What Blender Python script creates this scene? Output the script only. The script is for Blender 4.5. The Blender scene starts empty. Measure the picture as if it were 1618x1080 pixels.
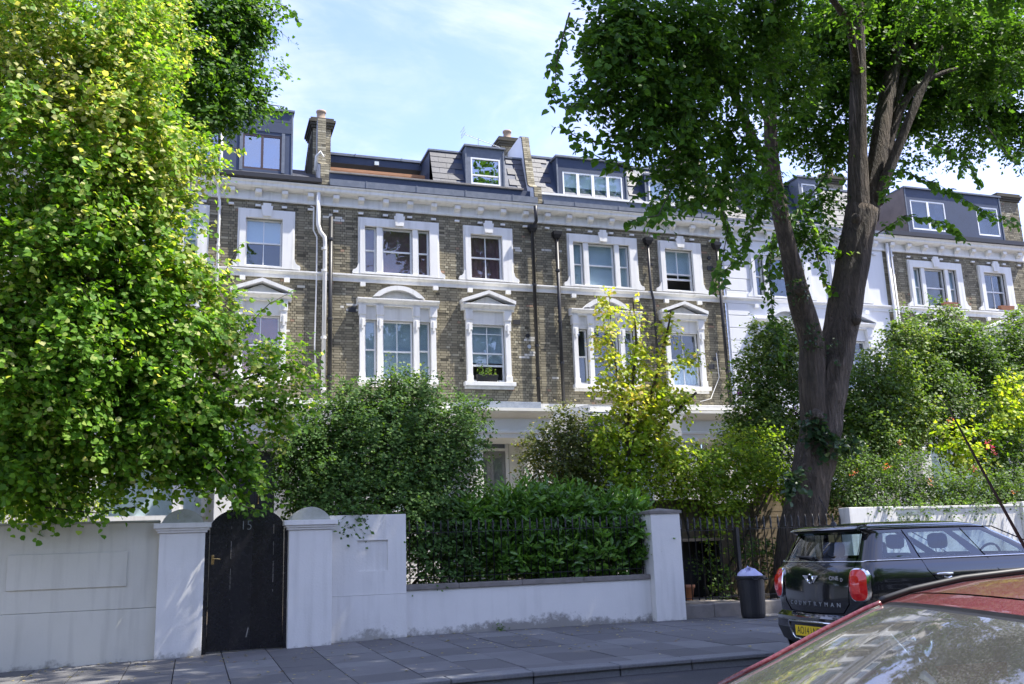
import bpy, math, random
import numpy as np
from math import sin, cos, pi, radians, atan2, sqrt
from mathutils import Matrix, Vector
R = random.Random(7)
NR = np.random.RandomState(11)
S = bpy.context.scene
COL = S.collection

# ------------------------------------------------------------------ camera
FPX, YAW, PITCH, ROLL, EYE = 1482.7, 0.32759, 0.21562, -0.03463, 1.5
_f = Vector((sin(YAW)*cos(PITCH), cos(YAW)*cos(PITCH), sin(PITCH)))
_r0 = Vector((cos(YAW), -sin(YAW), 0)); _u0 = _r0.cross(_f)
_r = cos(ROLL)*_r0 + sin(ROLL)*_u0
_u = -sin(ROLL)*_r0 + cos(ROLL)*_u0
cd = bpy.data.cameras.new('camera'); cam = bpy.data.objects.new('camera', cd); COL.objects.link(cam)
cd.sensor_width = 36; cd.lens = 36*FPX/1618; cd.clip_start = 0.05; cd.clip_end = 2000
m = Matrix.Identity(4)
for i in range(3):
    m[i][0] = _r[i]; m[i][1] = _u[i]; m[i][2] = -_f[i]
m[2][3] = EYE
cam.matrix_world = m
S.camera = cam

def at(px, py, Y):
    """point of the place, on the vertical plane at depth Y"""
    d = _f + _r*((px-809)/FPX) - _u*((py-540)/FPX)
    t = Y/d.y
    return Vector((d.x*t, Y, EYE+d.z*t))

# ------------------------------------------------------------------ light
SUN_AZ, SUN_EL = radians(110), radians(59)      # azimuth clockwise from +Y
sd = Vector((sin(SUN_AZ)*cos(SUN_EL), cos(SUN_AZ)*cos(SUN_EL), sin(SUN_EL)))
W = bpy.data.worlds.new('World'); S.world = W; W.use_nodes = True
nt = W.node_tree; nt.nodes.clear()
def NN(t, ty, **k):
    n = t.nodes.new(ty)
    for a, b in k.items():
        if a.startswith('i_'): n.inputs[a[2:].replace('_', ' ')].default_value = b
        else: setattr(n, a, b)
    return n
sky = NN(nt, 'ShaderNodeTexSky', sky_type='NISHITA'); sky.sun_disc = False
sky.sun_elevation = SUN_EL; sky.sun_rotation = SUN_AZ
sky.altitude = 50; sky.air_density = 0.9; sky.dust_density = 0.4; sky.ozone_density = 2.2
tc = NN(nt, 'ShaderNodeTexCoord')
mp = NN(nt, 'ShaderNodeMapping'); mp.inputs['Scale'].default_value = (1.0, 1.0, 2.4); mp.inputs['Rotation'].default_value = (0.2, 0.1, 0.6)
nt.links.new(tc.outputs['Generated'], mp.inputs['Vector'])
n1 = NN(nt, 'ShaderNodeTexNoise', i_Scale=3.0, i_Detail=8.0, i_Roughness=0.58, i_Distortion=0.5)
nt.links.new(mp.outputs[0], n1.inputs['Vector'])
mp2 = NN(nt, 'ShaderNodeMapping'); mp2.inputs['Scale'].default_value = (0.6, 3.2, 3.0); mp2.inputs['Rotation'].default_value = (0.1, 0.5, 0.9)
nt.links.new(tc.outputs['Generated'], mp2.inputs['Vector'])
n2 = NN(nt, 'ShaderNodeTexNoise', i_Scale=4.5, i_Detail=6.0, i_Roughness=0.65, i_Distortion=0.9)
nt.links.new(mp2.outputs[0], n2.inputs['Vector'])
ad = NN(nt, 'ShaderNodeMath', operation='MULTIPLY_ADD'); nt.links.new(n2.outputs[0], ad.inputs[0]); ad.inputs[1].default_value = 0.45
nt.links.new(n1.outputs[0], ad.inputs[2])
rp = NN(nt, 'ShaderNodeMapRange'); rp.interpolation_type = 'SMOOTHSTEP'
rp.inputs['From Min'].default_value = 0.54; rp.inputs['From Max'].default_value = 0.90
rp.inputs['To Min'].default_value = 0.04; rp.inputs['To Max'].default_value = 0.62
nt.links.new(ad.outputs[0], rp.inputs['Value'])
tnt = NN(nt, 'ShaderNodeVectorMath', operation='MULTIPLY'); nt.links.new(sky.outputs[0], tnt.inputs[0]); tnt.inputs[1].default_value = (.97, .865, 1.02)
mx = NN(nt, 'ShaderNodeMix', data_type='RGBA'); nt.links.new(rp.outputs[0], mx.inputs[0]); nt.links.new(tnt.outputs[0], mx.inputs[6])
mx.inputs[7].default_value = (2.55, 2.65, 3.4, 1)
bg = NN(nt, 'ShaderNodeBackground'); bg.inputs['Strength'].default_value = 0.142
nt.links.new(mx.outputs[2], bg.inputs['Color'])
wo = NN(nt, 'ShaderNodeOutputWorld'); nt.links.new(bg.outputs[0], wo.inputs[0])
sl = bpy.data.lights.new('sun', 'SUN'); sl.energy = 3.4; sl.angle = radians(0.5); sl.color = (1.0, 0.95, 0.86)
so = bpy.data.objects.new('sun', sl); COL.objects.link(so); so.rotation_euler = sd.to_track_quat('Z', 'Y').to_euler(); so.location = (20, 0, 40)
S.view_settings.view_transform = 'Standard'; S.view_settings.look = 'None'
S.view_settings.exposure = 1.82; S.view_settings.gamma = 1; S.view_settings.use_curve_mapping = False
S.render.engine = 'CYCLES'
S.cycles.max_bounces = 8; S.cycles.transparent_max_bounces = 16; S.cycles.use_denoising = True
S.cycles.sample_clamp_indirect = 6

# ------------------------------------------------------------------ helpers
MESH = {}
class MB:
    def __init__(s): s.v = []; s.f = []; s.t = []; s.m = []; s.mi = 0
    def face(s, pts, t=0.5):
        n = len(s.v); s.v += [tuple(p) for p in pts]; s.f.append(tuple(range(n, n+len(pts)))); s.t.append(t); s.m.append(s.mi); return s
    def poly(s, V, F, t=0.5):
        n = len(s.v); s.v += [tuple(p) for p in V]
        for f in F: s.f.append(tuple(n+i for i in f)); s.t.append(t); s.m.append(s.mi)
        return s
    def box(s, x0, x1, y0, y1, z0, z1, t=0.5):
        V = [(x, y, z) for z in (z0, z1) for y in (y0, y1) for x in (x0, x1)]
        return s.poly(V, [(0, 2, 3, 1), (4, 5, 7, 6), (0, 1, 5, 4), (2, 6, 7, 3), (0, 4, 6, 2), (1, 3, 7, 5)], t)
    def _ext(s, A, B):
        n = len(A); return s.poly(list(A)+list(B), [tuple(range(n)), tuple(range(2*n-1, n-1, -1))]+[(i, (i+1) % n+n*0, (i+1) % n+n, i+n) for i in range(n)])
    def exy(s, pts, y0, y1): return s._ext([(x, y0, z) for x, z in pts], [(x, y1, z) for x, z in pts])
    def exx(s, pts, x0, x1): return s._ext([(x0, y, z) for y, z in pts], [(x1, y, z) for y, z in pts])
    def exz(s, pts, z0, z1): return s._ext([(x, y, z0) for x, y in pts], [(x, y, z1) for x, y in pts])
    def tube(s, P, rad, n=8, cap=True):
        P = [Vector(p) for p in P]
        if not hasattr(rad, '__len__'): rad = [rad]*len(P)
        base = len(s.v); ref = Vector((0.13, 0.97, 0.2))
        for i, p in enumerate(P):
            d = (P[min(i+1, len(P)-1)]-P[max(i-1, 0)]).normalized()
            a = d.cross(ref)
            if a.length < 0.1: a = d.cross(Vector((1, 0, 0)))
            a.normalize(); b = d.cross(a)
            for k in range(n):
                q = p+(a*cos(2*pi*k/n)+b*sin(2*pi*k/n))*rad[i]; s.v.append(tuple(q))
        for i in range(len(P)-1):
            for k in range(n):
                k2 = (k+1) % n
                s.f.append((base+i*n+k, base+i*n+k2, base+(i+1)*n+k2, base+(i+1)*n+k)); s.t.append(0.5); s.m.append(s.mi)
        if cap:
            s.f.append(tuple(base+k for k in range(n-1, -1, -1))); s.t.append(.5); s.m.append(s.mi)
            s.f.append(tuple(base+(len(P)-1)*n+k for k in range(n))); s.t.append(.5); s.m.append(s.mi)
        return s
    def lathe(s, prof, cx, cy, n=20, sx=1, sy=1):
        base = len(s.v)
        for r, z in prof:
            for k in range(n): s.v.append((cx+sx*r*cos(2*pi*k/n), cy+sy*r*sin(2*pi*k/n), z))
        for i in range(len(prof)-1):
            for k in range(n):
                k2 = (k+1) % n; s.f.append((base+i*n+k, base+i*n+k2, base+(i+1)*n+k2, base+(i+1)*n+k)); s.t.append(.5); s.m.append(s.mi)
        s.f.append(tuple(base+k for k in range(n-1, -1, -1))); s.t.append(.5); s.m.append(s.mi)
        s.f.append(tuple(base+(len(prof)-1)*n+k for k in range(n))); s.t.append(.5); s.m.append(s.mi)
        return s
    def mesh(s, name, mats, smooth=False):
        me = bpy.data.meshes.new(name); me.from_pydata(s.v, [], s.f)
        if not isinstance(mats, (list, tuple)): mats = [mats]
        for mm in mats: me.materials.append(mm)
        if len(mats) > 1: me.polygons.foreach_set('material_index', s.m)
        if smooth: me.polygons.foreach_set('use_smooth', [True]*len(s.f))
        if any(t != .5 for t in s.t):
            a = me.attributes.new('tint', 'FLOAT', 'FACE'); a.data.foreach_set('value', s.t)
        me.validate(); return me
    def build(s, name, mats, parent=None, bevel=0, smooth=False, **props):
        me = s.mesh(name, mats, smooth)
        return link(name, me, parent, bevel, smooth, **props)
def link(name, me, parent=None, bevel=0, smooth=False, local=False, **props):
    o = bpy.data.objects.new(name, me); COL.objects.link(o)
    if parent is not None:
        o.parent = parent
        if not local: o.matrix_parent_inverse = WM[parent.name].inverted()
    WM[o.name] = Matrix.Identity(4) if not local or parent is None else WM[parent.name].copy()
    if bevel:
        b = o.modifiers.new('bevel', 'BEVEL'); b.width = bevel; b.segments = 2; b.limit_method = 'ANGLE'; b.angle_limit = radians(40)
    if smooth and not bevel:
        pass
    for k, v in props.items(): o[k] = v
    return o
WM = {}
def thing(name, label, cat, loc=(0, 0, 0), group=None, rz=0):
    o = bpy.data.objects.new(name, None); COL.objects.link(o); o.empty_display_size = .2
    o.location = loc; o.rotation_euler = (0, 0, rz)
    WM[o.name] = Matrix.Translation(loc) @ Matrix.Rotation(rz, 4, 'Z')
    o['label'] = label; o['category'] = cat
    if group: o['group'] = group
    return o
def tag(o, label, cat, group=None, kind=None):
    o['label'] = label; o['category'] = cat
    if group: o['group'] = group
    if kind: o['kind'] = kind
    return o
def inst(name, me, parent, M, **props):
    """one more piece sharing a mesh, M in world space"""
    o = bpy.data.objects.new(name, me); COL.objects.link(o)
    if parent is not None:
        o.parent = parent; M = WM[parent.name].inverted() @ M
    o.matrix_basis = M
    for k, v in props.items(): o[k] = v
    return o

# ------------------------------------------------------------------ materials
def mat(name, col, rough=0.7, metal=0.0, spec=0.5, bump=0.0, bscale=60, var=0.0, vscale=3.0, var2=None, coat=0, tint=None, rnd=0.0, streak=0.0, objco=False, dirt=None):
    M = bpy.data.materials.new(name); M.use_nodes = True; t = M.node_tree; b = t.nodes['Principled BSDF']
    b.inputs['Roughness'].default_value = rough; b.inputs['Metallic'].default_value = metal
    b.inputs['Specular IOR Level'].default_value = spec; b.inputs['Coat Weight'].default_value = coat
    b.inputs['Base Color'].default_value = (*col, 1)
    g = t.nodes.new('ShaderNodeNewGeometry'); co = g.outputs['Position']
    if objco: co = t.nodes.new('ShaderNodeTexCoord').outputs['Object']
    cur = None
    def mixc(fac, a, bcol, mode='MIX'):
        n = t.nodes.new('ShaderNodeMix'); n.data_type = 'RGBA'; n.blend_type = mode
        if hasattr(fac, 'links'): t.links.new(fac, n.inputs[0])
        else: n.inputs[0].default_value = fac
        for sock, v in ((6, a), (7, bcol)):
            if hasattr(v, 'links'): t.links.new(v, n.inputs[sock])
            else: n.inputs[sock].default_value = (*v, 1)
        return n.outputs[2]
    cur = col
    if tint:
        at_ = t.nodes.new('ShaderNodeAttribute'); at_.attribute_name = 'tint'
        cr = t.nodes.new('ShaderNodeValToRGB'); e = cr.color_ramp.elements
        while len(e) < len(tint): e.new(.5)
        for i, (p, c) in enumerate(tint): e[i].position = p; e[i].color = (*c, 1)
        t.links.new(at_.outputs['Fac'], cr.inputs[0]); cur = cr.outputs[0]
    if rnd:
        oi = t.nodes.new('ShaderNodeObjectInfo'); mr = t.nodes.new('ShaderNodeMapRange')
        mr.inputs['To Min'].default_value = 1-rnd; mr.inputs['To Max'].default_value = 1+rnd
        t.links.new(oi.outputs['Random'], mr.inputs[0])
        vm = t.nodes.new('ShaderNodeVectorMath'); vm.operation = 'SCALE'
        if hasattr(cur, 'links'): t.links.new(cur, vm.inputs[0])
        else: vm.inputs[0].default_value = cur
        t.links.new(mr.outputs[0], vm.inputs['Scale']); cur = vm.outputs[0]
    if var:
        n = t.nodes.new('ShaderNodeTexNoise'); n.inputs['Scale'].default_value = vscale; n.inputs['Detail'].default_value = 8; n.inputs['Roughness'].default_value = .65
        t.links.new(co, n.inputs['Vector'])
        mr = t.nodes.new('ShaderNodeMapRange'); mr.inputs['From Min'].default_value = .42; mr.inputs['From Max'].default_value = .72
        mr.inputs['To Max'].default_value = var
        t.links.new(n.outputs[0], mr.inputs[0])
        cur = mixc(mr.outputs[0], cur, var2 if var2 else tuple(c*.45 for c in col))
    if streak:
        n = t.nodes.new('ShaderNodeTexNoise'); n.inputs['Scale'].default_value = 1.0; n.inputs['Detail'].default_value = 6
        mpn = t.nodes.new('ShaderNodeMapping'); mpn.inputs['Scale'].default_value = (7, 7, .6)
        t.links.new(co, mpn.inputs[0]); t.links.new(mpn.outputs[0], n.inputs['Vector'])
        mr = t.nodes.new('ShaderNodeMapRange'); mr.inputs['From Min'].default_value = .5; mr.inputs['From Max'].default_value = .75; mr.inputs['To Max'].default_value = streak
        t.links.new(n.outputs[0], mr.inputs[0]); cur = mixc(mr.outputs[0], cur, (.16, .15, .11))
    if dirt:   # splash dirt and algae growing up from the foot of a wall: (z0, z1, colour)
        z0, z1, dc = dirt
        sp = t.nodes.new('ShaderNodeSeparateXYZ'); t.links.new(g.outputs['Position'], sp.inputs[0])
        mr = t.nodes.new('ShaderNodeMapRange'); mr.inputs['From Min'].default_value = z0; mr.inputs['From Max'].default_value = z1
        mr.inputs['To Min'].default_value = .42; mr.inputs['To Max'].default_value = -.25
        t.links.new(sp.outputs[2], mr.inputs[0])
        n = t.nodes.new('ShaderNodeTexNoise'); n.inputs['Scale'].default_value = 7; n.inputs['Detail'].default_value = 9; n.inputs['Roughness'].default_value = .75
        t.links.new(g.outputs['Position'], n.inputs['Vector'])
        n3 = t.nodes.new('ShaderNodeTexNoise'); n3.inputs['Scale'].default_value = .9; n3.inputs['Detail'].default_value = 2
        t.links.new(g.outputs['Position'], n3.inputs['Vector'])
        a3 = t.nodes.new('ShaderNodeMath'); a3.operation = 'MULTIPLY_ADD'; t.links.new(n3.outputs[0], a3.inputs[0]); a3.inputs[1].default_value = .8; a3.inputs[2].default_value = -.42
        a = t.nodes.new('ShaderNodeMath'); a.operation = 'ADD'; t.links.new(n.outputs[0], a.inputs[0]); t.links.new(mr.outputs[0], a.inputs[1])
        a2 = t.nodes.new('ShaderNodeMath'); a2.operation = 'ADD'; t.links.new(a.outputs[0], a2.inputs[0]); t.links.new(a3.outputs[0], a2.inputs[1])
        m2 = t.nodes.new('ShaderNodeMapRange'); m2.inputs['From Min'].default_value = .60; m2.inputs['From Max'].default_value = .78; m2.inputs['To Max'].default_value = .8
        t.links.new(a2.outputs[0], m2.inputs[0]); cur = mixc(m2.outputs[0], cur, dc)
    if hasattr(cur, 'links'): t.links.new(cur, b.inputs['Base Color'])
    if bump:
        n = t.nodes.new('ShaderNodeTexNoise'); n.inputs['Scale'].default_value = bscale; n.inputs['Detail'].default_value = 5; n.inputs['Roughness'].default_value = .7
        t.links.new(co, n.inputs['Vector'])
        bp = t.nodes.new('ShaderNodeBump'); bp.inputs['Strength'].default_value = bump; bp.inputs['Distance'].default_value = .01
        t.links.new(n.outputs[0], bp.inputs['Height']); t.links.new(bp.outputs[0], b.inputs['Normal'])
        mr = t.nodes.new('ShaderNodeMapRange'); mr.inputs['To Min'].default_value = max(0, rough-.12); mr.inputs['To Max'].default_value = min(1, rough+.12)
        t.links.new(n.outputs[0], mr.inputs[0]); t.links.new(mr.outputs[0], b.inputs['Roughness'])
    return M
def leafmat(name, ramp, trans=0.45, rough=0.55, spec=.25):
    M = bpy.data.materials.new(name); M.use_nodes = True; t = M.node_tree; t.nodes.clear()
    at_ = t.nodes.new('ShaderNodeAttribute'); at_.attribute_name = 'tint'
    cr = t.nodes.new('ShaderNodeValToRGB'); e = cr.color_ramp.elements
    while len(e) < len(ramp): e.new(.5)
    for i, (p, c) in enumerate(ramp): e[i].position = p; e[i].color = (*c, 1)
    t.links.new(at_.outputs['Fac'], cr.inputs[0])
    b = t.nodes.new('ShaderNodeBsdfPrincipled'); b.inputs['Roughness'].default_value = rough; b.inputs['Specular IOR Level'].default_value = spec
    tr = t.nodes.new('ShaderNodeBsdfTranslucent'); mxs = t.nodes.new('ShaderNodeMixShader'); mxs.inputs[0].default_value = trans
    g = t.nodes.new('ShaderNodeVectorMath'); g.operation = 'MULTIPLY'; g.inputs[1].default_value = (1.9, 1.8, .6)
    t.links.new(cr.outputs[0], g.inputs[0]); t.links.new(g.outputs[0], tr.inputs[0])
    t.links.new(cr.outputs[0], b.inputs['Base Color'])
    t.links.new(b.outputs[0], mxs.inputs[1]); t.links.new(tr.outputs[0], mxs.inputs[2])
    o = t.nodes.new('ShaderNodeOutputMaterial'); t.links.new(mxs.outputs[0], o.inputs[0]); return M
def glassmat(name, ior=1.6, tintc=(.85, .9, .92), rough=.01, base=0.0, wob=.0, dirt=0):
    M = bpy.data.materials.new(name); M.use_nodes = True; t = M.node_tree; t.nodes.clear()
    fr = t.nodes.new('ShaderNodeLayerWeight'); fr.inputs[0].default_value = .5; F0 = ((ior-1)/(ior+1))**2
    pw = t.nodes.new('ShaderNodeMath'); pw.operation = 'POWER'; t.links.new(fr.outputs['Facing'], pw.inputs[0]); pw.inputs[1].default_value = 4.5
    ad = t.nodes.new('ShaderNodeMath'); ad.operation = 'MULTIPLY_ADD'; ad.use_clamp = True; t.links.new(pw.outputs[0], ad.inputs[0]); ad.inputs[1].default_value = 1-F0; ad.inputs[2].default_value = F0+base
    tr = t.nodes.new('ShaderNodeBsdfTransparent'); tr.inputs[0].default_value = (*tintc, 1)
    gl = t.nodes.new('ShaderNodeBsdfGlossy'); gl.inputs['Roughness'].default_value = rough; gl.inputs[0].default_value = (1, 1, 1, 1)
    if wob:
        g = t.nodes.new('ShaderNodeNewGeometry')
        n = t.nodes.new('ShaderNodeTexNoise'); n.inputs['Scale'].default_value = 1.6; n.inputs['Detail'].default_value = 1; t.links.new(g.outputs['Position'], n.inputs['Vector'])
        bp = t.nodes.new('ShaderNodeBump'); bp.inputs['Strength'].default_value = wob; bp.inputs['Distance'].default_value = .02
        t.links.new(n.outputs[0], bp.inputs['Height']); t.links.new(bp.outputs[0], gl.inputs['Normal'])
    mxs = t.nodes.new('ShaderNodeMixShader'); t.links.new(ad.outputs[0], mxs.inputs[0]); t.links.new(tr.outputs[0], mxs.inputs[1]); t.links.new(gl.outputs[0], mxs.inputs[2])
    out = mxs.outputs[0]
    if dirt:
        g = t.nodes.new('ShaderNodeNewGeometry')
        n = t.nodes.new('ShaderNodeTexNoise'); n.inputs['Scale'].default_value = 130; n.inputs['Detail'].default_value = 4; n.inputs['Roughness'].default_value = .8; t.links.new(g.outputs['Position'], n.inputs['Vector'])
        n5 = t.nodes.new('ShaderNodeTexNoise'); n5.inputs['Scale'].default_value = 3; n5.inputs['Detail'].default_value = 3; t.links.new(g.outputs['Position'], n5.inputs['Vector'])
        a = t.nodes.new('ShaderNodeMath'); a.operation = 'MULTIPLY_ADD'; t.links.new(n5.outputs[0], a.inputs[0]); a.inputs[1].default_value = .35; t.links.new(n.outputs[0], a.inputs[2])
        mr = t.nodes.new('ShaderNodeMapRange'); mr.inputs['From Min'].default_value = .70; mr.inputs['From Max'].default_value = .84; mr.inputs['To Min'].default_value = dirt*.35; mr.inputs['To Max'].default_value = dirt
        t.links.new(a.outputs[0], mr.inputs[0])
        df = t.nodes.new('ShaderNodeBsdfDiffuse'); df.inputs[0].default_value = (.46, .46, .43, 1)
        m2 = t.nodes.new('ShaderNodeMixShader'); t.links.new(mr.outputs[0], m2.inputs[0]); t.links.new(out, m2.inputs[1]); t.links.new(df.outputs[0], m2.inputs[2]); out = m2.outputs[0]
    o = t.nodes.new('ShaderNodeOutputMaterial'); t.links.new(out, o.inputs[0]); return M

BRICKR = [(0, (.07, .064, .048)), (.22, (.155, .138, .10)), (.5, (.24, .214, .15)), (.78, (.335, .30, .21)), (.93, (.42, .39, .29)), (.96, (.27, .13, .08)), (1, (.62, .60, .54))]
m_brick = mat('stock_brick', (.2, .18, .13), .9, bump=.5, bscale=90, var=.35, vscale=.9, var2=(.12, .115, .095), tint=BRICKR, spec=.2)
m_mortar = mat('mortar', (.055, .052, .042), .95, bump=.3, bscale=70, var=.5, vscale=2)
m_white = mat('stucco_paint', (.72, .715, .69), .6, bump=.12, bscale=40, var=.22, vscale=2.2, var2=(.50, .50, .46), streak=.24)
m_white2 = mat('white_house_paint', (.68, .69, .71), .6, bump=.1, bscale=30, var=.12, vscale=1.5, var2=(.6, .6, .58), streak=.08)
m_wallp = mat('garden_wall_paint', (.71, .695, .655), .62, bump=.25, bscale=35, var=.22, vscale=1.6, var2=(.50, .50, .47), streak=.12, dirt=(.10, .48, (.16, .15, .13)))
m_wallc = mat('cream_wall_paint', (.60, .58, .49), .65, bump=.3, bscale=30, var=.35, vscale=1.3, var2=(.48, .46, .39), streak=.22, dirt=(-.1, .3, (.2, .19, .16)))
m_pier = mat('pier_paint', (.71, .695, .655), .6, bump=.35, bscale=28, var=.28, vscale=2.2, var2=(.55, .54, .50), streak=.2, dirt=(0, .38, (.25, .24, .21)))
m_dome = mat('weathered_pier_cap', (.40, .41, .36), .8, bump=.4, bscale=40, var=.6, vscale=6, var2=(.22, .24, .17))
m_frame = mat('sash_paint', (.78, .79, .79), .4, var=.1, vscale=5)
m_stone = mat('coping_stone', (.22, .20, .18), .85, bump=.5, bscale=50, var=.6, vscale=5, var2=(.10, .095, .08))
m_slate = mat('roof_slate', (.060, .063, .075), .6, bump=.25, bscale=25, var=.4, vscale=4, rnd=.22, spec=.5)
m_lead = mat('lead_sheet', (.10, .12, .155), .55, bump=.2, bscale=14, var=.6, vscale=5, var2=(.19, .21, .25))
m_panel = mat('dark_cladding', (.026, .042, .082), .6, bump=.1, bscale=12, var=.3, vscale=3, rnd=.12)
m_black = mat('black_iron', (.012, .012, .014), .45, bump=.2, bscale=80, spec=.5)
m_gate = mat('black_gloss_timber', (.011, .011, .013), .26, bump=.5, bscale=14, var=.6, vscale=1.2, var2=(.020, .018, .017), rnd=.3)
m_scuff = mat('bare_timber_scratch', (.30, .28, .25), .8)
m_brass = mat('brass', (.75, .52, .22), .25, metal=1)
m_steel = mat('brushed_steel', (.6, .6, .62), .3, metal=1)
m_wood = mat('orange_cedar', (.42, .20, .09), .6, bump=.2, bscale=30, rnd=.2, var=.3, vscale=6)
m_brown = mat('brown_window_frame', (.06, .035, .03), .4)
m_room = mat('room_wall', (.20, .20, .21), .9)
m_roomw = mat('warm_room_wall', (.16, .085, .06), .9)
m_blind = mat('pale_roller_blind', (.78, .84, .86), .9)
m_blindg = mat('grey_net_blind', (.60, .67, .68), .9, var=.3, vscale=2)
m_curt = mat('maroon_curtain', (.26, .13, .13), .9, var=.5, vscale=3)
m_terra = mat('painted_brick_reflection', (.55, .20, .10), .9, var=.3, vscale=3)  # red-brown brick reflection, painted onto a sheet behind the pane
m_cream = mat('cream_painted_porch', (.74, .73, .67), .6, var=.25, vscale=2, var2=(.5, .48, .4), bump=.1)
m_doorg = mat('grey_door_paint', (.22, .225, .235), .35)
m_doorb = mat('black_door_paint', (.012, .012, .018), .3)
m_felt = mat('grey_roof_felt', (.17, .20, .25), .9, bump=.6, bscale=60, var=.5, vscale=9, var2=(.30, .33, .38))
m_pot = mat('terracotta', (.34, .15, .08), .8, var=.3, vscale=9)
m_chp = mat('clay_chimney_pot', (.33, .25, .18), .85, var=.4, vscale=9)
m_bark = mat('lime_bark', (.14, .108, .08), .9, bump=.0, var=.6, vscale=3, var2=(.045, .04, .03))
m_twig = mat('twig_bark', (.05, .042, .03), .9)
m_slab = mat('paving_stone', (.12, .118, .12), .8, bump=.3, bscale=60, var=.5, vscale=2.0, var2=(.09, .088, .088), rnd=.24)
m_slab2 = mat('pale_paving_stone', (.165, .165, .165), .8, bump=.3, bscale=60, var=.7, vscale=2.6, var2=(.12, .12, .125), rnd=.15)
m_kerb = mat('granite', (.17, .175, .18), .8, bump=.5, bscale=120, var=.5, vscale=30, var2=(.09, .09, .1), rnd=.12)
m_road = mat('asphalt', (.055, .056, .06), .9, bump=.8, bscale=160, var=.5, vscale=1.2, var2=(.035, .035, .038))
m_earth = mat('garden_earth', (.10, .075, .05), .95, bump=.6, bscale=20, var=.5, vscale=3)
m_patio = mat('patio_stone', (.36, .31, .25), .9, bump=.2, bscale=30, var=.4, vscale=4)
m_fence = mat('weathered_fence_board', (.20, .155, .10), .9, bump=.4, bscale=18, rnd=.2, var=.4, vscale=5)
m_bin = mat('black_plastic', (.010, .010, .012), .5, bump=.1, bscale=20)
m_bag = mat('lilac_bag', (.55, .55, .78), .35, bump=.4, bscale=15, var=.3, vscale=9, var2=(.3, .3, .6))
m_glass = glassmat('window_glass', 1.72, (.82, .87, .9), wob=.25)
m_glassb = glassmat('roof_window_glass', 2.4, (.5, .6, .7), base=.12, wob=.2)
m_carp = mat('black_car_paint', (.004, .005, .007), .12, spec=.6, coat=1, var=.25, vscale=90, var2=(.03, .03, .03))
m_carg = glassmat('car_glass', 1.65, (.62, .72, .75), base=.03)
m_plas = mat('dark_plastic', (.015, .015, .017), .5)
m_chrome = mat('chrome', (.8, .8, .82), .12, metal=1)
m_red = mat('dusty_red_car_paint', (.12, .013, .018), .26, spec=.5, coat=.6, bump=.12, bscale=220, var=.55, vscale=60, var2=(.24, .13, .11))
m_redg = glassmat('dusty_windscreen_glass', 1.7, (.74, .80, .79), base=.12, dirt=.24, rough=.03)
m_lamp = mat('red_lamp_lens', (.55, .008, .012), .15, coat=1, var=.6, vscale=28, var2=(.75, .06, .03))
m_plate = mat('yellow_plate', (.75, .52, .02), .4)
m_tyre = mat('tyre_rubber', (.02, .02, .02), .85)
m_seat = mat('car_seat_fabric', (.05, .055, .065), .85)
m_aer = mat('aluminium', (.5, .52, .55), .4, metal=.8)

# ------------------------------------------------------------------ ground
def G(x): return .12-.112*min(1.45, max(0, (3.4-x)/5.9))
MB().face([(-250, -250, -.16), (250, -250, -.16), (250, 15.9, -.16), (250, 250, -.16), (-250, 250, -.16)]).build('ground', m_earth, kind='structure')
nx = 60
b = MB()
for i in range(nx):
    x0 = -60+i*2.5; x1 = x0+2.5
    b.face([(x0, -30, G(x0)-.12), (x1, -30, G(x1)-.12), (x1, 10.56, G(x1)-.12), (x0, 10.56, G(x0)-.12)])
b.build('road', m_road, kind='structure')
pv = MB()
for i in range(nx):
    x0 = -60+i*2.5; x1 = x0+2.5
    pv.face([(x0, 10.5, G(x0)-.035), (x1, 10.5, G(x1)-.035), (x1, 16.3, G(x1)-.035), (x0, 16.3, G(x0)-.035)])
pav = pv.build('pavement', mat('joint_dirt', (.03, .028, .025), 1), kind='structure')
# paving slabs: columns at right angles to the kerb
x = -6.2; 
while x < 17:
    w = R.choice((.6, .66, .75, .62)); y = 10.86; k = 0
    if R.random() < .5: y0c = y+R.choice((.3, .45)); 
    else: y0c = y+.75
    y1 = y0c
    while y < 16.2:
        if y1 > 16.0: y1 = 16.25
        a, bb = x+.006, x+w-.006
        dz = R.uniform(-.004, .004); t1 = R.uniform(-.003, .003)
        s_ = MB(); V = []
        for z in (-.05, 0):
            for yy in (y+.005, y1-.005):
                for xx in (a, bb): V.append((xx, yy, G(xx)+z+dz+(t1 if xx == a else 0)))
        s_.poly(V, [(4, 5, 7, 6), (0, 1, 5, 4), (2, 6, 7, 3), (0, 4, 6, 2), (1, 3, 7, 5)])
        s_.build('paving_slab', m_slab if R.random() < .8 else m_slab2, pav, bevel=.004)
        y = y1; y1 = y+R.choice((.6, .75, .9, .9))
        if y >= 16.2: break
    x += w
x = -6.5
while x < 17:
    w = R.uniform(.85, 1.15)
    V = []
    for z in (-.16, 0):
        for yy in (10.53, 10.855):
            for xx in (x+.006, x+w-.006): V.append((xx, yy+R.uniform(-.004, .004), G(xx)+z+.004+R.uniform(-.003, .003)))
    MB().poly(V, [(4, 5, 7, 6), (0, 1, 5, 4), (2, 6, 7, 3), (0, 4, 6, 2), (1, 3, 7, 5)]).build('kerb_stone', m_kerb, pav, bevel=.014)
    x += w
g = MB(); g.box(-14, 40, 16.3, 26.0, -.12, .28); g.build('garden_ground', m_earth, kind='structure')
g = MB(); g.box(8.62, 10.0, 16.46, 20, .285, .36); g.box(8.2, 11.5, 18.2, 19.8, .3, .375); g.build('patio', m_patio, kind='structure')

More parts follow.
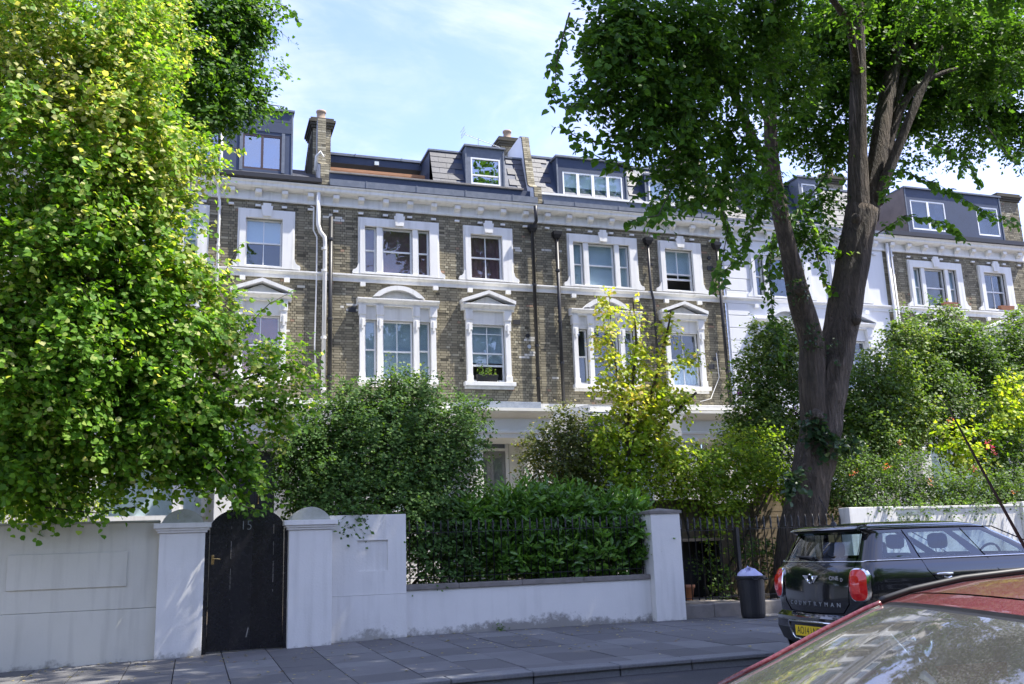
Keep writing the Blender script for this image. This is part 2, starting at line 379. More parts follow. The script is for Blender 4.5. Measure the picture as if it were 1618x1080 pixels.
# ------------------------------------------------------------------ bricks
def brick_quads(x0, x1, z0, z1, holes, yf, seed, proud=(.004, .012), singles=None, parent=None, whites=(), axis='y'):
    """Flemish bond bricks as one mesh, front faces at yf (towards -Y)"""
    rr = random.Random(seed); V = []; F = []; T = []; mortar = .013; c = .076
    row = 0; z = z0; n1 = []
    while z < z1-.02:
        zt = min(z+.065, z1); x = x0 - (0 if row % 2 == 0 else .169); st = (row % 2 == 0)
        while x < x1:
            L = .215 if st else .1025
            a, bb = max(x, x0), min(x+L, x1)
            segs = [(a, bb)] if bb-a > .02 else []
            for hx0, hx1, hz0, hz1 in holes:
                if z+.03 > hz0 and z+.03 < hz1:
                    ns = []
                    for (p, q) in segs:
                        if q <= hx0 or p >= hx1: ns.append((p, q)); continue
                        if hx0-p > .03: ns.append((p, hx0))
                        if q-hx1 > .03: ns.append((hx1, q))
                    segs = ns
            for p, q in segs:
                d = rr.uniform(*proud); jz = rr.uniform(-.0015, .0015)
                u = rr.random()
                tt = min(.9, max(.02, rr.gauss(.5, .17)))
                if u > .99: tt = .95
                for wx, wz, wn in whites:
                    if abs(z-wz) < .1 and abs(p-wx) < .28 and rr.random() < .6: tt = 1
                n1.append((p, q, z+jz, zt+jz, d, tt))
            x += L+mortar; st = not st
        z += c; row += 1
    if singles and parent is not None:
        key = sorted(range(len(n1)), key=lambda i: (n1[i][2] > 9, (n1[i][0]-3)**2+(n1[i][2]-7)**2))
        tk = set([i for i in key if n1[i][1]-n1[i][0] > .2][:singles])
        meshes = {}
        for i in tk:
            p, q, a, bb, d, tt = n1[i]; qt = round(tt*6)/6
            if qt not in meshes: meshes[qt] = MB().box(-.1075, .1075, -.05, .05, -.0325, .0325, qt+.001).mesh('brick', m_brick)
            inst('brick', meshes[qt], parent, Matrix.Translation(((p+q)/2, yf-d+.05, (a+bb)/2)))
        n1 = [n for i, n in enumerate(n1) if i not in tk]
    mb = MB()
    for p, q, a, bb, d, tt in n1:
        y = yf-d
        mb.poly([(p, y, a), (q, y, a), (q, y, bb), (p, y, bb), (p, yf+.01, a), (q, yf+.01, a), (q, yf+.01, bb), (p, yf+.01, bb)],
                [(0, 1, 2, 3), (0, 4, 5, 1), (3, 2, 6, 7), (0, 3, 7, 4), (1, 5, 6, 2)], tt)
    return mb
def holed(mb, x0, x1, z0, z1, holes, y0, y1):
    xs = sorted(set([x0, x1]+[v for h in holes for v in h[:2] if x0 < v < x1])); zs = sorted(set([z0, z1]+[v for h in holes for v in h[2:] if z0 < v < z1]))
    for i in range(len(xs)-1):
        zz = None
        for j in range(len(zs)-1):
            cx, cz = (xs[i]+xs[i+1])/2, (zs[j]+zs[j+1])/2
            if any(h[0] < cx < h[1] and h[2] < cz < h[3] for h in holes): continue
            mb.face([(xs[i], y0, zs[j]), (xs[i+1], y0, zs[j]), (xs[i+1], y0, zs[j+1]), (xs[i], y0, zs[j+1])])
    for h in holes:
        a, c, d, e = h
        mb.face([(a, y0, d), (a, y1, d), (a, y1, e), (a, y0, e)]); mb.face([(c, y0, d), (c, y0, e), (c, y1, e), (c, y1, d)])
        mb.face([(a, y0, d), (c, y0, d), (c, y1, d), (a, y1, d)]); mb.face([(a, y0, e), (a, y1, e), (c, y1, e), (c, y0, e)])
    return mb

YF = 26.0
def sash(house, x0, x1, z0, z1, y, cols, inner=None, rail=.5, bars_v=1, openb=0, mats=None, extra_h=(), glass=None, fm=None, room=None):
    """a sash window: frame mesh with pane children, something behind the glass"""
    fm = fm or m_frame; glass = glass or m_glass
    zr = z0+(z1-z0)*rail
    f = MB(); fw = .045
    f.box(x0, x0+fw, y-.02, y+.07, z0, z1); f.box(x1-fw, x1, y-.02, y+.07, z0, z1)
    f.box(x0+fw, x1-fw, y-.02, y+.07, z0, z0+.06); f.box(x0+fw, x1-fw, y-.02, y+.07, z1-.05, z1)
    zlo = z0+openb
    f.box(x0+fw, x1-fw, y-.005, y+.05, zr-.022+openb*.0, zr+.022)
    if openb: f.box(x0+fw, x1-fw, y+.03, y+.06, zlo-.03, zlo+.03)
    for k in range(bars_v):
        xx = x0+(x1-x0)*(k+1)/(bars_v+1)
        f.box(xx-.011, xx+.011, y+.004, y+.036, zlo+.03 if openb else z0+.06, z1-.05)
    for hz in extra_h: f.box(x0+fw, x1-fw, y+.006, y+.034, hz-.01, hz+.01)
    w = f.build('window', fm, house)
    cuts = [x0+fw]+[x0+(x1-x0)*(k+1)/(bars_v+1) for k in range(bars_v)]+[x1-fw]
    rows = [(zr+.022, z1-.05, y+.02), ((zlo+.03 if openb else z0+.06), zr-.022, y+.03)]
    for i in range(len(cuts)-1):
        for (a, c, yy) in rows:
            if c-a < .05: continue
            tw = R.uniform(-.003, .003); tz = R.uniform(-.003, .003)
            MB().poly([(cuts[i], yy, a), (cuts[i+1], yy+tw, a), (cuts[i+1], yy+tw+tz, c), (cuts[i], yy+tz, c), (cuts[i], yy+.004, a), (cuts[i+1], yy+tw+.004, a), (cuts[i+1], yy+tw+tz+.004, c), (cuts[i], yy+tz+.004, c)],
                      [(0, 1, 2, 3), (7, 6, 5, 4)]).build('pane', glass, w)
    rm = MB(); D = .9; rm.poly([(x0, y+.075, z0), (x1, y+.075, z0), (x1, y+.075, z1), (x0, y+.075, z1), (x0-.5, y+D, z0-.3), (x1+.5, y+D, z0-.3), (x1+.5, y+D, z1+.3), (x0-.5, y+D, z1+.3)],
            [(4, 5, 6, 7), (0, 4, 7, 3), (1, 2, 6, 5), (0, 1, 5, 4), (3, 7, 6, 2)])
    rm.build('room', room or m_room, w)
    for kind, a, c, mm in (inner or []):
        bl = MB(); yy = y+.082
        if kind == 'blind': bl.box(x0, x1, yy, yy+.01, z0+(z1-z0)*a, z0+(z1-z0)*c); nm = 'blind'
        elif kind == 'slats':
            nm = 'venetian_blind'; z = z0+(z1-z0)*a
            while z < z0+(z1-z0)*c: bl.poly([(x0, yy, z), (x1, yy, z), (x1, yy+.035, z+.03), (x0, yy+.035, z+.03)], [(0, 1, 2, 3)]); z += .06
        else:
            nm = 'curtain'; n = 24; za, zb = z0+(z1-z0)*a, z0+(z1-z0)*c
            for q in range(n):
                xa, xb = x0+(x1-x0)*q/n, x0+(x1-x0)*(q+1)/n
                ya, yb = yy+.02*sin(q*1.9), yy+.02*sin((q+1)*1.9)
                bl.face([(xa, ya, za), (xb, yb, za), (xb, yb, zb), (xa, ya, zb)])
        bl.build(nm, mm, w)
    return w

def house(X0, wid, name_label, wall='brick', cfg=None, singles=0, seed=1, roof=None, ground=True, cat='house'):
    """one terraced house; local x runs 0..wid along the front"""
    h = thing({'brick': 'brick_house', 'white': 'white_house'}[wall], name_label, cat, (X0, YF, .2), 'terraced houses')
    X = lambda v: X0+v
    mw = m_white if wall == 'brick' else m_white2
    s2 = [(1.20, 1.55), (1.72, 2.62), (2.78, 3.13)]   # 2nd floor triple
    holes = []
    for a, c in s2: holes.append((X(a), X(c), 9.40, 10.80))
    holes.append((X(4.40), X(5.40), 9.40, 10.80))
    f1 = [(1.20, 1.54), (1.71, 2.60), (2.77, 3.11)]
    for a, c in f1: holes.append((X(a), X(c), 6.28, 8.0))
    holes.append((X(4.36), X(5.38), 6.28, 8.0))
    gh = [(X(.9), X(3.0), 2.6, 4.9), (X(4.3), X(5.42), 1.9, 4.9)]
    if wall == 'brick':
        mb = holed(MB(), X(0), X(wid), .2, 11.6, holes+gh, YF, YF+.16)
        wl = mb.build('wall', m_mortar, h)
        bm = brick_quads(X(.0), X(wid), 5.66, 11.36, holes, YF, seed, singles=singles, parent=wl, whites=cfg.get('whites', ()))
        bm.build('brick', m_brick, wl, kind='stuff')
        gf = holed(MB(), X(0), X(wid), .2, 5.66, gh, YF-.02, YF+.14)
        gf.build('ground_floor_wall', m_white, h)
    else:
        mb = holed(MB(), X(0), X(wid), .2, 11.6, holes+gh, YF-.02, YF+.16)
        wl = mb.build('wall', mw, h)
        for side in (0, 1):        # rusticated quoin blocks
            for k in range(27):
                z = .3+k*.42
                if z+.4 > 11.2: break
                xa = X(.06) if side == 0 else X(wid-.9-.06)
                if side == 1: continue
                MB().box(xa, xa+(.95 if k % 2 else .80), YF-.045, YF-.018, z, z+.395).build('quoin_block', mw, h, bevel=.008)
    # cornice: frieze, corona, brackets
    MB().exx([(YF-.06, 11.33), (YF-.075, 11.36), (YF-.075, 11.40), (YF-.055, 11.41), (YF-.055, 11.62), (YF-.12, 11.63), (YF-.26, 11.66), (YF-.30, 11.70), (YF-.30, 11.77), (YF-.34, 11.81), (YF-.35, 11.84), (YF+.3, 11.86), (YF+.3, 11.33)], X(0)+.003, X(wid)-.003).build('cornice', mw, h)
    nb = 9; stp = wid/nb
    bp = MB().exx([(-.055, -.30), (-.075, -.30), (-.09, -.20), (-.14, -.14), (-.20, -.12), (-.22, -.10), (-.22, 0), (-.055, 0)], -.085, .085).exx([(-.03, -.48), (-.10, -.48), (-.10, -.425), (-.03, -.425)], -.07, .07).mesh('bracket', mw)
    for k in range(nb):
        inst('bracket', bp, h, Matrix.Translation((X(stp*(k+.5)), YF, 11.628)))
    # string course + little drops
    MB().exx([(YF, 9.10), (YF-.05, 9.10), (YF-.055, 9.20), (YF-.10, 9.24), (YF-.13, 9.27), (YF-.13, 9.31), (YF, 9.34)], X(0)+.003, X(wid)-.003).build('string_course', mw, h)
    dp = MB().box(-.075, .075, -.10, .0, -.12, .002).mesh('drop', mw)
    for xx in (1.15, 3.3, 4.35, 5.55): inst('drop', dp, h, Matrix.Translation((X(xx), YF, 9.1)))
    # 2nd floor surrounds
    def surround2(a, c, ops):
        b_ = MB(); y0, y1 = YF-.11, YF+.02
        b_.box(X(a), X(ops[0][0]), y0, y1, 9.345, 11.02); b_.box(X(ops[-1][1]), X(c), y0, y1, 9.345, 11.02)
        b_.box(X(ops[0][0]), X(ops[-1][1]), y0, y1, 10.80, 11.02)
        b_.box(X(ops[0][0]), X(ops[-1][1]), y0, y1, 9.345, 9.40)
        for i in range(len(ops)-1): b_.box(X(ops[i][1]), X(ops[i+1][0]), y0+.03, y1+.1, 9.40, 10.80)
        o = .045
        b_.box(X(a)-o+.0, X(a)-.0005, y0+.03, y1, 9.65, 11.02+o); b_.box(X(c)+.0005, X(c)+o, y0+.03, y1, 9.65, 11.02+o); b_.box(X(a)-.0005, X(c)+.0005, y0+.03, y1, 11.0205, 11.02+o)
        b_.build('window_surround', mw, h, bevel=.006)
        mid = (a+c)/2
        MB().exy([(X(mid)-.11, 10.86), (X(mid)+.11, 10.86), (X(mid)+.15, 11.14), (X(mid)+.10, 11.14), (X(mid)+.10, 11.22), (X(mid)-.10, 11.22), (X(mid)-.10, 11.14), (X(mid)-.15, 11.14)], YF-.17, YF-.112).build('keystone', mw, h, bevel=.01)
        for sgn, ex in ((-1, X(a)), (1, X(c))):
            pts = [(ex, 9.345), (ex+sgn*.20, 9.345), (ex+sgn*.215, 9.40), (ex+sgn*.19, 9.46), (ex+sgn*.13, 9.48), (ex+sgn*.08, 9.53), (ex+sgn*.048, 9.64), (ex, 9.66)]
            if sgn > 0: pts = pts[::-1]
            MB().exy(pts, YF-.10, YF+.01).build('scroll_bracket', mw, h)
    surround2(1.06, 3.38, s2); surround2(4.23, 5.70, [(4.40, 5.40)])
    c2, c1 = cfg['s2'], cfg['f1']
    for (a, c), cc in zip(s2, c2[:3]): sash(h, X(a), X(c), 9.40, 10.80, YF+.06, 0, bars_v=0, **cc)
    sash(h, X(4.40), X(5.40), 9.40, 10.80, YF+.06, 0, **c2[3])
    # 1st floor: pilasters, entablature and pediments
    def pil(xa, xb, zt=8.12):
        b_ = MB(); y0 = YF-.14
        b_.box(X(xa), X(xb), y0, YF+.1, 6.26, zt); b_.box(X(xa)-.02, X(xb)+.02, y0-.02, y0-.0005, 6.26, 6.44); b_.box(X(xa)-.015, X(xb)+.015, y0-.04, y0-.0005, zt-.32, zt)
        b_.box((X(xa)+X(xb))/2-.03, (X(xa)+X(xb))/2+.03, y0-.055, y0-.0405, zt-.42, zt-.12)
        b_.build('pilaster', mw, h, bevel=.006)
    for xa, xb in ((1.05, 1.19), (1.55, 1.70), (2.61, 2.76), (3.12, 3.27), (4.19, 4.35), (5.39, 5.55)): pil(xa, xb)
    for xa, xb in ((1.19, 3.12), (4.35, 5.39)):
        b_ = MB(); b_.box(X(xa), X(xb), YF-.07, YF+.1, 8.0, 8.40); b_.build('frieze_panel', mw, h)
    def ent(xa, xb, za=8.12):
        b_ = MB(); b_.exx([(YF, za+.28), (YF-.16, za+.28), (YF-.17, za+.34), (YF-.26, za+.40), (YF-.29, za+.43), (YF-.29, za+.47), (YF, za+.50)], X(xa), X(xb))
        for (pa, pb) in [(1.05, 1.19), (1.55, 1.70), (2.61, 2.76), (3.12, 3.27)] if xa < 3 else [(4.19, 4.35), (5.39, 5.55)]:
            b_.box(X(pa)-.03, X(pb)+.03, YF-.2, YF+.02, za, za+.279)
        b_.build('entablature', mw, h, bevel=.004)
    ent(.97, 3.36); ent(4.06, 5.68)
    # segmental pediment over the triple window
    arc = []; cxp = X(2.155); w_, hh = .76, .36; r_ = (w_*w_+hh*hh)/(2*hh); zc = 8.625+hh-r_; a0 = math.asin(w_/r_)
    out = [(cxp+r_*sin(-a0+2*a0*k/16), zc+r_*cos(-a0+2*a0*k/16)) for k in range(17)]
    r2 = r_-.13; inn = [(cxp+r2*sin(-a0+2*a0*k/16)*.97, max(8.64, zc+r2*cos(-a0+2*a0*k/16))) for k in range(17)]
    b_ = MB()
    for k in range(16):
        b_.exy([inn[k], inn[k+1], out[k+1], out[k]], YF-.30, YF)
    b_.build('pediment', mw, h)
    b_ = MB(); b_.exy([(out[0][0]+.1, 8.63)]+[(p[0], p[1]) for p in inn[1:-1]]+[(out[-1][0]-.1, 8.63)], YF-.10, YF-.005); b_.build('tympanum', mw, h)
    # triangular pediment
    xa, xb, xm = X(4.04), X(5.70), X(4.87)
    b_ = MB(); b_.exy([(xa, 8.60), (xm, 8.90), (xm, 9.0), (xa-.01, 8.70)], YF-.31, YF); b_.exy([(xm, 8.90), (xb, 8.60), (xb+.01, 8.70), (xm, 9.0)], YF-.31, YF)
    b_.build('pediment', mw, h)
    MB().exy([(xa+.25, 8.62), (xb-.25, 8.62), (xm, 8.86)], YF-.10, YF-.005).build('tympanum', mw, h)
    for xa, xb in ((1.0, 3.33), (4.1, 5.66)):
        b_ = MB(); b_.box(X(xa), X(xb), YF-.20, YF+.1, 6.14, 6.255); b_.box(X(xa)+.03, X(xb)-.03, YF-.08, YF, 6.06, 6.139); b_.build('sill', mw, h, bevel=.008)
    for (a, c), cc in zip(f1, c1[:3]): sash(h, X(a), X(c), 6.28, 8.0, YF+.05, 0, **cc)
    sash(h, X(4.36), X(5.38), 6.28, 8.0, YF+.05, 0, **c1[3])
    if ground:
        # bay window with canted sides
        bw = MB(); bx0, bx1, by = X(.35), X(3.55), YF-1.35; cz = .6
        out = [(bx0, YF-.03), (bx0+cz, by), (bx1-cz, by), (bx1, YF-.03)]
        bw.exz(out, .25, 2.55)
        bw.exz(out, 4.75, 5.02); bw.build('bay_wall', mw, h)
        o2 = [(bx0-.14, YF-.03), (bx0+cz-.08, by-.16), (bx1-cz+.08, by-.16), (bx1+.14, YF-.03)]
        o3 = [(bx0-.04, YF-.03), (bx0+cz-.03, by-.05), (bx1-cz+.03, by-.05), (bx1+.04, YF-.03)]
        c_ = MB(); c_.exz(o3, 5.021, 5.10); c_.exz(o2, 5.101, 5.22); c_.exz([(p[0], p[1]+.02) for p in o3], 5.221, 5.44); c_.build('bay_cornice', mw, h, bevel=.01)
        dn = MB().box(-.03, .03, -.05, 0, -.06, 0).mesh('dentil', mw)
        for k in range(15): inst('dentil', dn, h, Matrix.Translation((bx0+cz+(bx1-bx0-2*cz)*(k+.5)/15, by-.05, 5.099)))
        for (p, q) in ((out[0], out[1]), (out[1], out[2]), (out[2], out[3])):
            for f_ in (0.03, .97):
                xx, yy = p[0]+(q[0]-p[0])*f_, p[1]+(q[1]-p[1])*f_
                MB().box(xx-.09, xx+.09, yy-.05, yy+.13, 2.55, 4.75).build('bay_post', mw, h)
            a_ = [(p[0]+(q[0]-p[0])*f_, p[1]+(q[1]-p[1])*f_+.05) for f_ in (.06, .94)]
            MB().face([(a_[0][0], a_[0][1], 2.56), (a_[1][0], a_[1][1], 2.56), (a_[1][0], a_[1][1], 4.74), (a_[0][0], a_[0][1], 4.74)]).build('pane', m_glass, h)
        MB().box(bx0+.25, bx1-.25, YF-.5, YF-.45, 2.4, 4.8).build('curtain', m_blindg, h)
        # porch
        mp_ = cfg.get('porch', m_cream); py = YF-1.55; pa, pb = X(3.85), X(6.05)
        if wid < 6.3: pb = X(6.05)
        MB().box(pa-.1, pb+.1, py-.05, YF-.03, .25, 1.9).build('porch_base', mp_, h)
        st = MB()
        for k in range(8): st.box(pa+.35, pb-.35, py-.05-.28*(8-k), py-.051, .25, .25+.2*k+.05)
        st.build('steps', m_stone, h)
        for xx in (pa+.12, pb-.12):
            p_ = MB(); p_.box(xx-.2, xx+.2, py, py+.4, 1.9, 4.33); p_.box(xx-.24, xx+.24, py-.04, py+.44, 4.1, 4.2); p_.box(xx-.26, xx+.26, py-.06, py+.46, 4.331, 4.45); p_.box(xx-.24, xx+.24, py-.04, py+.44, 1.905, 2.15)
            p_.build('column', mp_, h, bevel=.01)
            MB().box(xx-.18, xx+.18, YF-.35, YF-.03, 1.9, 4.45).build('column', mp_, h, bevel=.01)
        e_ = MB(); e_.exx([(YF-.03, 4.45), (py-.02, 4.45), (py-.03, 4.56), (py-.06, 4.58), (py-.06, 4.64), (py-.02, 4.66), (py-.02, 4.98), (py-.10, 5.02), (py-.24, 5.10), (py-.30, 5.16), (py-.30, 5.24), (YF-.03, 5.27)], pa-.14, pb+.14); e_.build('porch_entablature', mp_, h)
        if cfg.get('felt'): MB().box(pa-.05, pb-.05, py+.25, YF-.04, 5.275, 5.50).build('porch_roof', m_felt, h, bevel=.01)
        else: MB().box(pa-.1, pb+.1, py-.2, YF-.04, 5.275, 5.42).build('porch_roof', mw, h, bevel=.01)
        # door
        dm = cfg.get('door', m_doorg); dx0, dx1 = X(4.32), X(5.40)
        d_ = MB(); d_.box(dx0-.02, dx0+.07, YF+.02, YF+.12, 1.9, 4.9); d_.box(dx1-.07, dx1+.02, YF+.02, YF+.12, 1.9, 4.9); d_.box(dx0+.07, dx1-.07, YF+.02, YF+.12, 4.26, 4.33); d_.box(dx0+.07, dx1-.07, YF+.02, YF+.12, 4.82, 4.9)
        d_.build('door_frame', m_frame, h)
        MB().box(dx0+.07, dx1-.07, YF+.06, YF+.065, 4.33, 4.82).build('fanlight', m_glass, h)
        MB().box(dx0, dx1, YF+.3, YF+.31, 1.9, 4.9).build('hall', m_room, h)
        d_ = MB(); 
        xm = (dx0+dx1)/2
        d_.box(dx0+.072, xm-.004, YF+.07, YF+.11, 1.92, 4.255); d_.box(xm+.004, dx1-.072, YF+.07, YF+.11, 1.92, 4.255)
        dd = d_.build('door', dm, h, bevel=.003)
        for k in (0, 1):
            xa = (dx0+.16) if k == 0 else xm+.1
            xb = (xm-.1) if k == 0 else dx1-.16
            MB().box(xa, xb, YF+.064, YF+.0695, 2.9, 4.05).build('door_panel', m_glass if dm is m_doorg else m_doorb, dd)
            if dm is m_doorg: MB().box(xa-.001, xb+.001, YF+.0685, YF+.0698, 2.89, 4.06).build('panel_backing', m_room, dd)
        MB().tube([(xm+.06, YF+.05, 3.1), (xm+.06, YF+.03, 3.05), (xm+.06, YF+.03, 2.9), (xm+.06, YF+.05, 2.86)], .012, 6).build('handle', m_brass if dm is m_doorb else m_steel, dd)
    return h

def pipe(h, P, r, mt, name='drainpipe', hop=None, collars=()):
    b_ = MB(); b_.tube(P, r, 10)
    o = b_.build(name, mt, h, smooth=True)
    for z in collars:
        x, y = P[-1][0], P[-1][1]
        MB().lathe([(r*1.35, z-.035), (r*1.35, z+.035)], x, y, 10).build('pipe_collar', mt, o)
    if hop:
        x, y, z = hop
        MB().poly([(x-.07, y-.08, z-.12), (x+.07, y-.08, z-.12), (x+.07, y+.06, z-.12), (x-.07, y+.06, z-.12), (x-.13, y-.13, z), (x+.13, y-.13, z), (x+.13, y+.08, z), (x-.13, y+.08, z),
                   (x-.14, y-.14, z+.1), (x+.14, y-.14, z+.1), (x+.14, y+.09, z+.1), (x-.14, y+.09, z+.1)],
                  [(3, 2, 1, 0), (0, 1, 5, 4), (1, 2, 6, 5), (2, 3, 7, 6), (3, 0, 4, 7), (4, 5, 9, 8), (5, 6, 10, 9), (6, 7, 11, 10), (7, 4, 8, 11), (8, 9, 10, 11)]).build('hopper_head', mt, o)
    return o
N_ = dict()
def B(kind, a=0, c=1, mm=None): return dict(inner=[(kind, a, c, mm or m_blind)])
dark = dict()
cfgs = {
 'Z': dict(s2=[dark, dark, dark, dark], f1=[dict(bars_v=0), dark, dict(bars_v=0), dark]),
 'A': dict(s2=[B('blind', .4, 1), B('blind', .4, 1), B('blind', .4, 1), B('blind', .5, 1)], f1=[dict(bars_v=0), dark, dict(bars_v=0), dict(rail=.52, inner=[('blind', .0, 1, m_terra)])], door=m_doorb, porch=m_white),  # terracotta sheet in the last window stands in for reflected brick
 'B': dict(s2=[B('blind', 0, 1, m_curt), dict(inner=[('blind', 0, 1, m_curt)]), B('blind', 0, 1, m_curt), dict(inner=[('curtain', 0, 1, m_curt)])],
           f1=[dict(bars_v=0, inner=[('blind', 0, 1, m_blindg)]), dict(rail=.48, inner=[('blind', 0, 1, m_blindg)]), dict(bars_v=0, inner=[('blind', 0, 1, m_blindg)]), dict(rail=.5, openb=.5, extra_h=(7.73,), inner=[('blind', .34, 1, m_blindg)])],
           whites=((8.8, 10.4, 3), (9.35, 7.55, 3), (9.3, 7.1, 2), (3.9, 8.3, 4), (3.45, 11.0, 3)), felt=True, porch=m_cream),
 'C': dict(s2=[B('curtain', 0, 1, m_blind), B('blind', .04, 1), B('curtain', 0, 1, m_blind), dict(rail=.42, openb=.42, inner=[('blind', .40, 1, m_blind)])],
           f1=[dict(bars_v=0), dict(bars_v=0, rail=.5, inner=[('slats', 0.05, 1, m_room)]), dict(bars_v=0), dict(rail=.5, inner=[('curtain', 0, .5, m_blind)])], whites=((10.1, 10.5, 3),), door=m_doorb, porch=m_cream),
 'D': dict(s2=[dark, dark, dark, dark], f1=[dict(bars_v=0), dark, dict(bars_v=0), dark]),
 'E': dict(s2=[B('curtain', 0, 1, m_blind), dark, B('curtain', 0, 1, m_blind), dark], f1=[dict(bars_v=0), dark, dict(bars_v=0), dark]),
}
WD = 6.53
hZ = house(3.2-2*WD, WD, 'brick terraced house glimpsed through the lime leaves at the far left edge', cfg=cfgs['Z'], seed=21)
hA = house(3.2-WD, WD, 'brick terraced house with a dark clad roof box, directly behind black gate 15', cfg=cfgs['A'], seed=22, singles=200)
hB = house(3.2, WD, 'brick terraced house with maroon blinds and a timber backed roof terrace, grey front door', cfg=cfgs['B'], seed=23, singles=300)
hC = house(3.2+WD, WD, 'brick terraced house with a four light white dormer, behind the golden sapling', cfg=cfgs['C'], seed=24, singles=200)
hD = house(3.2+2*WD, WD, 'white painted terraced house with quoin blocks, behind the forked trunk', wall='white', cfg=cfgs['D'], seed=25)
hE = house(3.2+3*WD, WD, 'brick terraced house with a clad roof box and white tilt windows, at the right edge', cfg=cfgs['E'], seed=26)
hs = {'Z': (3.2-2*WD, hZ), 'A': (3.2-WD, hA), 'B': (3.2, hB), 'C': (3.2+WD, hC), 'D': (3.2+2*WD, hD), 'E': (3.2+3*WD, hE)}

# pipes
pipe(hA, [(.35, YF-.46, 13.2), (.35, YF-.46, 12.0), (.28, YF-.44, 11.9), (.30, YF-.16, 11.35), (.35, YF-.16, 11.2), (.35, YF-.16, 5.8)], .035, m_white, collars=(11.0, 9.9, 8.0))
pipe(hA, [(3.05, YF-.2, 11.7), (3.05, YF-.17, 10.7), (3.12, YF-.14, 10.5), (3.24, YF-.14, 10.35), (3.26, YF-.14, 10.2), (3.24, YF-.14, 5.7)], .06, m_white, collars=(10.0, 9.35, 7.4, 5.95))
pipe(hA, [(2.84, YF-.1, 11.27), (2.93, YF-.1, 11.25), (2.93, YF-.1, 10.55), (3.03, YF-.1, 10.35), (3.03, YF-.1, 9.0), (3.0, YF-.1, 7.2), (3.05, YF-.1, 6.3)], .022, m_white, 'cable_duct')
pipe(hB, [(3.42, YF-.14, 10.97), (3.41, YF-.14, 5.6)], .06, m_black, collars=(10.3, 7.95, 6.3))
pipe(hB, [(9.60, YF-.42, 11.75), (9.66, YF-.3, 11.3), (9.58, YF-.12, 11.1), (9.58, YF-.12, 5.6)], .055, m_black, hop=(9.58, YF-.12, 11.1), collars=(9.3, 7.4, 6.4))
pipe(hC, [(10.38, YF-.12, 11.0), (10.36, YF-.12, 5.55)], .055, m_black, hop=(10.38, YF-.12, 10.95), collars=(9.8, 8.2, 6.9))
pipe(hC, [(13.52, YF-.12, 11.0), (13.52, YF-.12, 9.4), (13.60, YF-.12, 9.0), (13.60, YF-.12, 5.6)], .045, m_black, hop=(13.52, YF-.12, 10.98), collars=(10.2,))
pipe(hC, [(16.05, YF-.12, 11.1), (16.05, YF-.14, 5.7)], .055, m_black, hop=(16.03, YF-.12, 11.0), collars=(9.6, 8.3, 6.8))
pipe(hC, [(15.75, YF-.05, 7.4), (15.78, YF-.05, 6.6), (15.4, YF-.08, 5.9), (15.0, YF-.1, 5.8)], .012, m_white, 'cable')
pipe(hE, [(22.95, YF-.12, 11.6), (22.95, YF-.12, 5.6)], .06, m_white); pipe(hE, [(23.12, YF-.1, 11.5), (23.12, YF-.1, 5.6)], .035, m_white)
# forked black waste pipe between B and C porches (Y junction)
yj = YF-.35
fk = MB(); jx, jz = 9.6+.52, 4.45
fk.tube([(9.62, yj, 5.25), (9.68, yj, 5.05), (jx-.05, yj-.05, jz+.08)], .05, 8); fk.tube([(10.5, yj, 5.05), (jx+.05, yj-.05, jz+.08)], .05, 8)
fk.lathe([(.06, jz-.15), (.15, jz-.02), (.15, jz+.10), (.08, jz+.12)], jx, yj-.05, 10); fk.tube([(jx, yj-.05, jz-.1), (jx, yj-.05, .3)], .05, 8)
fk.tube([(9.66, yj, 5.1), (9.68, yj, .3)], .05, 8)
fk.build('forked_waste_pipe', m_black, hC, smooth=True)
# vents
for hh, x, z, r in ((hB, 9.0, 8.13, 0), (hB, 9.33, 7.72, 1), (hC, 15.78, 10.6, 1), (hC, 15.8, 10.25, 0), (hC, 15.68, 7.2, 1), (hC, 15.55, 6.95, 0), (hB, 4.05, 8.28, 0)):
    if r: MB().tube([(x, YF-.05, z), (x, YF+.02, z)], .065, 12).build('air_vent', m_black, hh)
    else: MB().box(x-.11, x+.11, YF-.03, YF+.02, z-.075, z+.075).build('air_brick', m_plas, hh)
MB().tube([(9.36, YF-.06, 7.38), (9.36, YF-.02, 7.38)], .06, 12).build('air_vent', m_steel, hB)

# ---------------------------------------------------------------- roofs
def slates(h, x0, x1, y0, z0, y1, z1, w=.5, rows=7, skip=()):
    """mansard slope from (y0,z0) up to (y1,z1), each slate a piece lying over the one below"""
    L = sqrt((y1-y0)**2+(z1-z0)**2); d = Vector((0, (y1-y0)/L, (z1-z0)/L)); n = Vector((0, -d.z, d.y))
    MB().poly([(x0, y0, z0), (x1, y0, z0), (x1, y1, z1), (x0, y1, z1), (x0, y1+.05, z0), (x1, y1+.05, z0)], [(0, 1, 2, 3), (0, 3, 4), (1, 5, 2)]).build('roof_slope', m_panel, h)
    ex = L/rows
    me = {}
    for r in range(rows):
        x = x0-(w/2 if r % 2 else 0)
        while x < x1-.02:
            a, c = max(x, x0), min(x+w-.006, x1)
            ok = c-a > .04 and not any(a < s[1]-.03 and c > s[0]+.03 for s in skip)
            if ok:
                wd = round(c-a, 3)
                if wd not in me:
                    V = []
                    for up, off in ((0, .012), (ex*1.12, 0.0)):
                        for xx in (-wd/2, wd/2):
                            for th in (.004, .014):
                                q = d*up+n*(off+th); V.append((xx, q.y, q.z))
                    me[wd] = MB().poly(V, [(1, 3, 7, 5), (0, 2, 3, 1), (0, 1, 5, 4), (2, 6, 7, 3), (4, 5, 7, 6)]).mesh('slate', m_slate)
                p = Vector(((a+c)/2, y0, z0))+d*(r*ex)
                inst('slate', me[wd], h, Matrix.Translation(p) @ Matrix.Rotation(R.uniform(-.004, .004), 4, 'Y'))
            x += w
